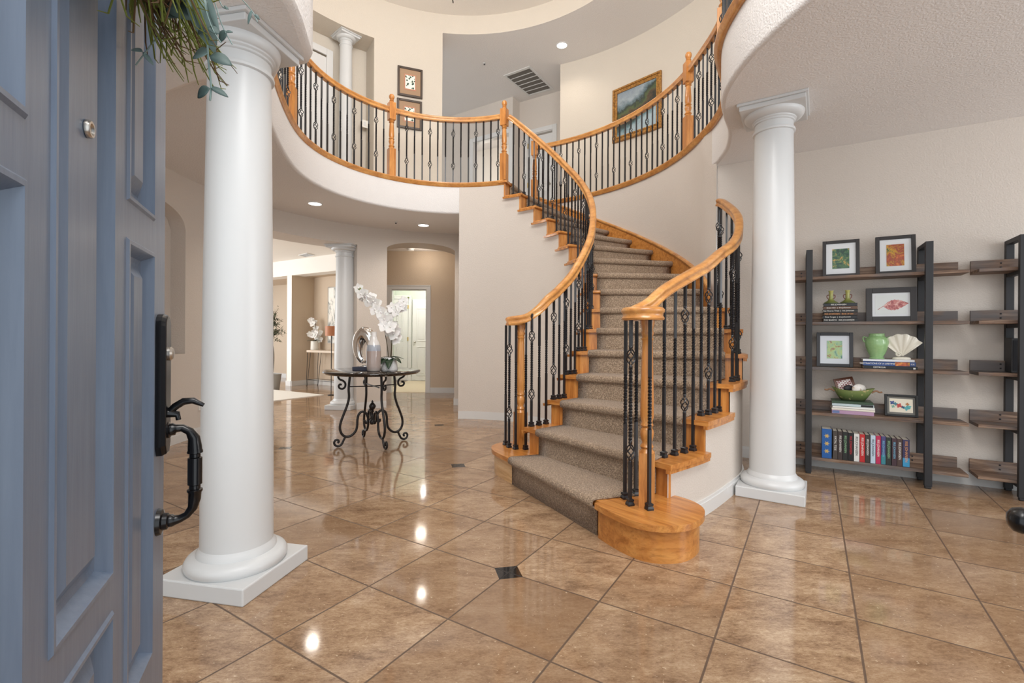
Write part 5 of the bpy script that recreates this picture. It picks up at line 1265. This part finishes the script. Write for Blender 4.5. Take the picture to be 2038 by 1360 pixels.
up_ = d.ramp(sz_.outputs[2], [(.70,(0,0,0,1)),(.78,(1,1,1,1)),(.93,(1,1,1,1)),(.97,(0,0,0,1))]); vv = d.n('ShaderNodeTexVoronoi'); vv.inputs['Scale'].default_value = 45; d.l(geo_pos(d), vv.inputs['Vector'])
d.bump(d.math('MULTIPLY', up_, vv.outputs['Distance']), .7, .006); d.set(Base_Color=d.mix(n, srgb(132,172,116), srgb(158,194,138)), Roughness=.12, Coat_Weight=.5); M['celadon'] = d.m
tc, _ = tz(1745, 718, .17); p = sp3(tc,.165,z)
va = thing('urn_vase', 'glossy pale green urn vase with small ears on the third shelf', 'vase', tuple(p))
obj('vase_body', MB().lathe([(.001,0),(.050,0),(.052,.008),(.044,.014),(.046,.022),(.060,.05),(.076,.10),(.080,.135),(.076,.160),(.062,.178),(.052,.186),(.052,.198),(.055,.205),(.050,.206),(.046,.19),(.001,.18)], 40, p), M['celadon'], va, smooth=50)
for s in (-1,1): obj('ear_handle', MB().tube(spline([p+U3*s*.066+Vector((0,0,.170)), p+U3*s*.088+Vector((0,0,.178)), p+U3*s*.090+Vector((0,0,.155)), p+U3*s*.079+Vector((0,0,.135))],4), .006, 8), M['celadon'], va, smooth=60)
tc, _ = tz(1793, 718, .17); p = sp3(tc+.004,.165,z)
sv = thing('shell_vase', 'cream fan shaped shell vase beside the green vase on the third shelf', 'vase', tuple(p))
M['cream_glaze'] = flat('cream_glaze', srgb(228,222,206), .25)
obj('foot', MB().lathe([(.001,0),(.066,0),(.068,.008),(.06,.016),(.03,.02),(.001,.02)], 32, (0,0,0), Matrix.Diagonal((1,.62,1)).to_3x3()), M['cream_glaze'], sv, smooth=50)
fo = sv.children[0]; fo.location = (0,0,0); 
fo.data.transform(Matrix.Translation(p-wloc(sv)) if False else Matrix.Translation(-Vector((0,0,0)))); 
for v_ in fo.data.vertices: v_.co = Vector(v_.co)+p
fo.rotation_euler = (0,0,0)
m = MB(); NA, NR = 40, 10; vs = []
for side in (1,-1):
    for i in range(NA+1):
        a = radians(38+104*i/NA); rib = .5+.5*cos(i/NA*2*pi*5.0); 
        for j in range(NR+1):
            f = j/NR; r = (.012+.168*f)*(1+.035*rib*f); th = side*(.010+.016*sin(pi*f*.9)+.010*rib*f)
            vs.append(p+U3*(r*cos(a)*.86)+N3*th+Vector((0,0,.018+r*sin(a))))
fs = []
for s in range(2):
    o = s*(NA+1)*(NR+1)
    fs += [(o+i*(NR+1)+j, o+i*(NR+1)+j+1, o+(i+1)*(NR+1)+j+1, o+(i+1)*(NR+1)+j) for i in range(NA) for j in range(NR)]
o = (NA+1)*(NR+1)
fs += [(i*(NR+1), (i+1)*(NR+1), o+(i+1)*(NR+1), o+i*(NR+1)) for i in range(NA)]
fs += [(j, j+1, o+j+1, o+j) for j in range(NR)]+[(NA*(NR+1)+j, NA*(NR+1)+j+1, o+NA*(NR+1)+j+1, o+NA*(NR+1)+j) for j in range(NR)]
m.add(vs, fs); obj('fan_body', m, M['cream_glaze'], sv, smooth=60)
m = MB(); m.tube([p+U3*(-.022+.020*(1-i/22)*cos(i*.55))+N3*.022+Vector((0,0,.040+.020*(1-i/22)*sin(i*.55))) for i in range(20)], .0055, 8); obj('scroll', m, M['cream_glaze'], sv, smooth=60)
# fourth shelf: magazines and bowl
z = LV[3]+.001; t0, _ = tz(1655, 830, .265); t1, _ = tz(1741, 830, .265); L0_ = t1-t0
for nm, colr, Tk, lab in (('p',(176,142,170),.030,'lilac lowest book of the pale stack on the fourth shelf'),('c',(226,220,206),.018,'cream book just above the lilac one on the fourth shelf'),('w',(232,232,228),.016,'white book in the middle of the pale stack on the fourth shelf'),('b',(186,202,206),.022,'pale blue book in the pale stack, second from the top'),('g',(54,76,56),.020,'dark green top book of the pale stack, under the green bowl')):
    b, n = book(lab, sp3((t0+t1)/2+r_.uniform(-.004,.004),.17,z), (U3.x,U3.y), L0_*r_.uniform(.96,1), .19, Tk-.0006, mat_of('mag_'+nm, colr), True, 'pale books stacked on the fourth shelf')
    if nm in 'p': obj('spine_label', MB().obox(sp3(t0+.03,.2655,z+Tk/2), U3*.024, N3*.0006, (0,0,.010)), mat_of('label_blue',(96,116,160)), b)
    if nm == 'b': obj('spine_label', MB().obox(sp3(t1-.05,.2655,z+Tk/2), U3*.040, N3*.0006, (0,0,.008)), INK['black'], b)
    z += Tk
tc, _ = tz(1697, 800, .17); p = sp3(tc,.17,z)
bo = thing('console_bowl', 'long green pottery bowl with branch handles on the pale book stack', 'bowl', tuple(p))
m = MB(); vs = []; NS_, NT = 36, 7
for i in range(NS_):
    a = 2*pi*i/NS_
    for (r, zz_) in ((.0,.004),(.60,.002),(.66,.012),(.82,.045),(1.0,.082),(1.08,.098),(1.02,.095),(.78,.05),(.5,.02)):
        wob = 1+.05*sin(a*4) if r > .9 else 1; vs.append(p+U3*(r*.135*cos(a)*wob)+N3*(r*.062*sin(a))+Vector((0,0,zz_+(.012*cos(2*a) if r > .95 else 0))))
k_ = 9; m.add(vs, [(i*k_+j, ((i+1)%NS_)*k_+j, ((i+1)%NS_)*k_+j+1, i*k_+j+1) for i in range(NS_) for j in range(k_-1)])
d = Nd('green_pottery'); n = d.noise(geo_pos(d), 26, 4, .7); sz_ = d.n('ShaderNodeSeparateXYZ'); d.l(d.coord(kind='Generated'), sz_.inputs[0])
bc_ = d.ramp(sz_.outputs[2], [(0, srgb(50,56,36)),(.4, srgb(98,116,64)),(1, srgb(142,158,98))]); d.set(Base_Color=d.mix(d.ramp(n, [(.60,(0,0,0,1)),(.64,(1,1,1,1))]), bc_, srgb(196,178,130)), Roughness=.35)
obj('bowl_body', m, d.m, bo, smooth=60)
for s in (-1,1): obj('branch_handle', MB().tube(spline([p+U3*s*.125+Vector((0,0,.07)), p+U3*s*.155+Vector((0,0,.088)), p+U3*s*.178+Vector((0,0,.078)), p+U3*s*.196+Vector((0,0,.082))],4), [.009]*6+[.007]*5+[.005,.004] if False else .007, 7), mat_of('branch_tan', (150,112,84), .6), bo, smooth=60)
# things in the bowl
up = (Vector((0,0,1))-N3*.45+U3*-.28).normalized(); ux = (U3-up*U3.dot(up)).normalized(); nn = up.cross(ux); nn = -nn if nn.dot(N3) < 0 else nn; c = p+U3*-.052-N3*.01+Vector((0,0,.125))
sf = thing('small_frame', 'small brown frame with a checked print propped in the green bowl', 'picture', tuple(c-up*.05))
m = MB()
for s in (-1,1): m.obox(c+ux*s*.060, ux*.009, up*.062, nn*.007); m.obox(c+up*s*.053, ux*.051, up*.009, nn*.007)
obj('frame', m, mat_of('red_walnut', (92,52,34), .35), sf, bevel=.002)
d = Nd('checked_print'); ck = d.n('ShaderNodeTexChecker'); ck.inputs['Scale'].default_value = 75; d.l(d.coord(kind='Object'), ck.inputs[0]); ck.inputs[1].default_value = srgb(232,226,222); ck.inputs[2].default_value = srgb(140,84,84); d.l(ck.outputs[0], d.b.inputs['Base Color'])
obj('print', MB().obox(c-nn*.002, ux*.051, up*.044, nn*.003), d.m, sf)
c = p+U3*-.030+N3*.012+Vector((0,0,.102)); setp(obj('dark_stone', MB().ball(c, .040, 20, 12, (1.0,.45,.62)), mat_of('stone_dark',(44,44,48),.7), smooth=80), 'dark oval stone lying in the green bowl', 'stone')
c = p+U3*.040+N3*.016+Vector((0,0,.098)); m = MB(); m.ball(c, .060, 28, 14, (.95,.38,.72))
d = Nd('shell_white'); n = d.noise(geo_pos(d), 28, 3, .6, 1); d.set(Base_Color=d.ramp(n, [(.42, srgb(226,222,216)),(.58, srgb(214,206,196)),(.64, srgb(180,156,130))]), Roughness=.4)
setp(obj('sea_shell', m, d.m, smooth=80), 'pale round sea shell lying in the green bowl', 'shell')
# bottom shelf: the row of upright novels
z = LV[4]+.001
row = [  # x0, x1 (px at the front), top y, colour, ink, text, label
 (1635.5,1655.5,850,(36,92,160),'gold',None,'thick blue hardback with gold sunbursts at the left end of the bottom row'),
 (1657.5,1667.0,853,(70,62,58),'white','FATAL TIDE','dark taupe novel next to the blue book, spine reading Fatal Tide'),
 (1667.5,1677.0,854,(60,48,46),'white','IRIS JOHANSEN','dark brown novel just right of Fatal Tide'),
 (1677.5,1687.5,855,(28,30,30),'green','IRIS JOHANSEN','black novel with green lettering on the bottom shelf'),
 (1688.0,1698.5,857,(24,22,24),'red','IRIS JOHANSEN','black novel with red lettering on the bottom shelf'),
 (1699.5,1710.5,859,(218,216,212),'black','IRIS JOHANSEN','white novel in the middle of the bottom row'),
 (1711.0,1721.5,860,(186,40,42),'white','IRIS JOHANSEN','bright red novel just right of the white one'),
 (1722.0,1731.5,861,(56,48,44),'white','IRIS JOHANSEN','brown-black novel between the red and the pale blue ones'),
 (1732.5,1742.5,862,(186,204,220),'black','IRIS JOHANSEN','pale blue novel on the bottom shelf'),
 (1743.0,1753.0,863,(184,42,84),'white','IRIS JOHANSEN','crimson novel just right of the pale blue one'),
 (1753.5,1763.0,864,(70,66,116),'blue','IRIS JOHANSEN','violet and teal novel on the bottom shelf'),
 (1763.5,1774.0,866,(34,42,40),'green','IRIS JOHANSEN','dark green novel with pale lettering, fourth from the right end'),
 (1775.0,1785.0,868,(66,44,52),'blue','IRIS JOHANSEN','plum novel with blue lettering, third from the right end'),
 (1785.5,1796.0,869,(74,54,50),'white','IRIS JOHANSEN','brown novel with big cream lettering, second from the right end'),
 (1796.5,1811.0,871,(52,48,86),'orange','IRIS JOHANSEN','purple and blue novel with orange lettering at the right end')]
for i, (x0, x1, yt, colr, ink, tx, lab) in enumerate(row):
    D = .15; df = .262; t0, _ = tz(x0, 900, df); t1, _ = tz(x1, 900, df); _, zt = tz((x0+x1)/2, yt+5, df); Hh = zt-z if i else zt-z+.004; tc = (t0+t1)/2
    b, n = book(lab, sp3(tc, df-D/2, z), (U3.x,U3.y), Hh, D, (t1-t0)*.96, mat_of('novel_%d' % i, colr, .35), True, 'novels standing on the bottom shelf', True)
    if tx:
        text('spine_title', tx, min(.024,(t1-t0)*.62), INK[ink], b, sp3(tc, df+.0008, z+Hh*.56), (0,0,-1), U3, sx=1.0 if len(tx) > 11 else 1.1)
        if i in (10,14): obj('spine_band', MB().obox(sp3(tc, df+.0003, z+Hh*.17), U3*((t1-t0)*.47), N3*.0004, (0,0,Hh*.16)), mat_of('band_%d' % i, (58,128,140) if i == 10 else (60,150,196)), b)
    else:
        for q, dz in enumerate((.24,.5,.76)):
            m = MB()
            for k in range(12):
                a = k*pi/6; r0_ = .019 if k % 2 == 0 else .013
                m.obox(sp3(tc, df+.0008, z+Hh*dz)+U3*cos(a)*r0_/2+Vector((0,0,sin(a)*r0_/2)), (U3*cos(a)+Vector((0,0,sin(a))))*(r0_/2), (U3*-sin(a)+Vector((0,0,cos(a))))*.0016, N3*.0005)
            obj('sunburst', m, INK['gold'], b)
# black box on the second unit's third shelf
tc, _ = tz(2017, 740, .12); p = sp3(tc+.02,.16,LV[2]+.001)
bx_ = thing('speaker_box', 'black upright box behind the post of the second bookshelf', 'box', tuple(p))
obj('case', MB().obox(p+Vector((0,0,.125)), U3*.06, N3*.06, (0,0,.125)), M['steel_black'], bx_, bevel=.004); obj('front_grille', MB().obox(p+N3*.0615+Vector((0,0,.125)), U3*.05, N3*.0015, (0,0,.11)), M['iron'], bx_)
# ------------------------------------------------------------------ light
w = bpy.data.worlds.new('daylight'); SC.world = w; w.use_nodes = True
nt = w.node_tree; bg = nt.nodes['Background']; bg.inputs[0].default_value = (.90,.96,1,1); bg.inputs[1].default_value = 1.02
def area(name, loc, to, sx, sy, power, col=(1,1,1)):
    L = bpy.data.lights.new(name, 'AREA'); L.shape = 'RECTANGLE'; L.size = sx; L.size_y = sy; L.energy = power; L.color = col
    o = bpy.data.objects.new(name, L); COL.objects.link(o); o.location = loc
    o.rotation_euler = (Vector(to)-Vector(loc)).to_track_quat('-Z','Y').to_euler(); return o
def spot(name, loc, power, col=(1,.90,.78), size=.06, ang=140, blend=.8):
    L = bpy.data.lights.new(name, 'SPOT'); L.energy = power; L.color = col; L.shadow_soft_size = size; L.spot_size = radians(ang); L.spot_blend = blend
    o = bpy.data.objects.new(name, L); COL.objects.link(o); o.location = loc; return o
def point(name, loc, power, col=(1,.95,.88), size=.15):
    L = bpy.data.lights.new(name, 'POINT'); L.energy = power; L.color = col; L.shadow_soft_size = size
    o = bpy.data.objects.new(name, L); COL.objects.link(o); o.location = loc; return o
area('front_window', (.3,-.25,4.6), (-.3,6,3.6), 2.6, 2.4, 140, (1,.98,.96))
area('living_fill', (-7.6,8.0,1.6), (-4,9.6,1.4), 2.6, 2.2, 75, (1,.98,.95))  # added area light brightening the dim living room, no window modelled there
area('right_fill', (5.6,.6,1.7), (2.6,4,1.2), 2.4, 2.0, 45, (.97,.98,1))  # unseen area light on the bookshelf side, stands for no modelled window
for q, z, p_ in ((dl1,Z1,26),(dl2,Z1,22),(dl3,Z3,12)): spot('downlight', (q[0],q[1],z-.03), p_)
point('chandelier_glow', (cx_,cy_,zt_+.75), 48, (1,.95,.90), .3)
point('closet_fill', (-1.9,10.8,2.5), 42, (1,.98,.95), .15)  # fill added to whiten the closet, no fixture in view
point('hall_fill', (-1.7,9.0,2.6), 4, (1,.9,.78), .1)  # weak fill added behind the arch, without a visible lamp
point('upper_room_fill', (-.6,10.9,5.2), 14, (1,.93,.82), .2)  # point light added to brighten the room past the upstairs doorway, no lamp seen
SC.view_settings.view_transform = 'Standard'; SC.view_settings.look = 'None'; SC.view_settings.exposure = 0.62; SC.view_settings.gamma = 1; SC.view_settings.use_curve_mapping = False
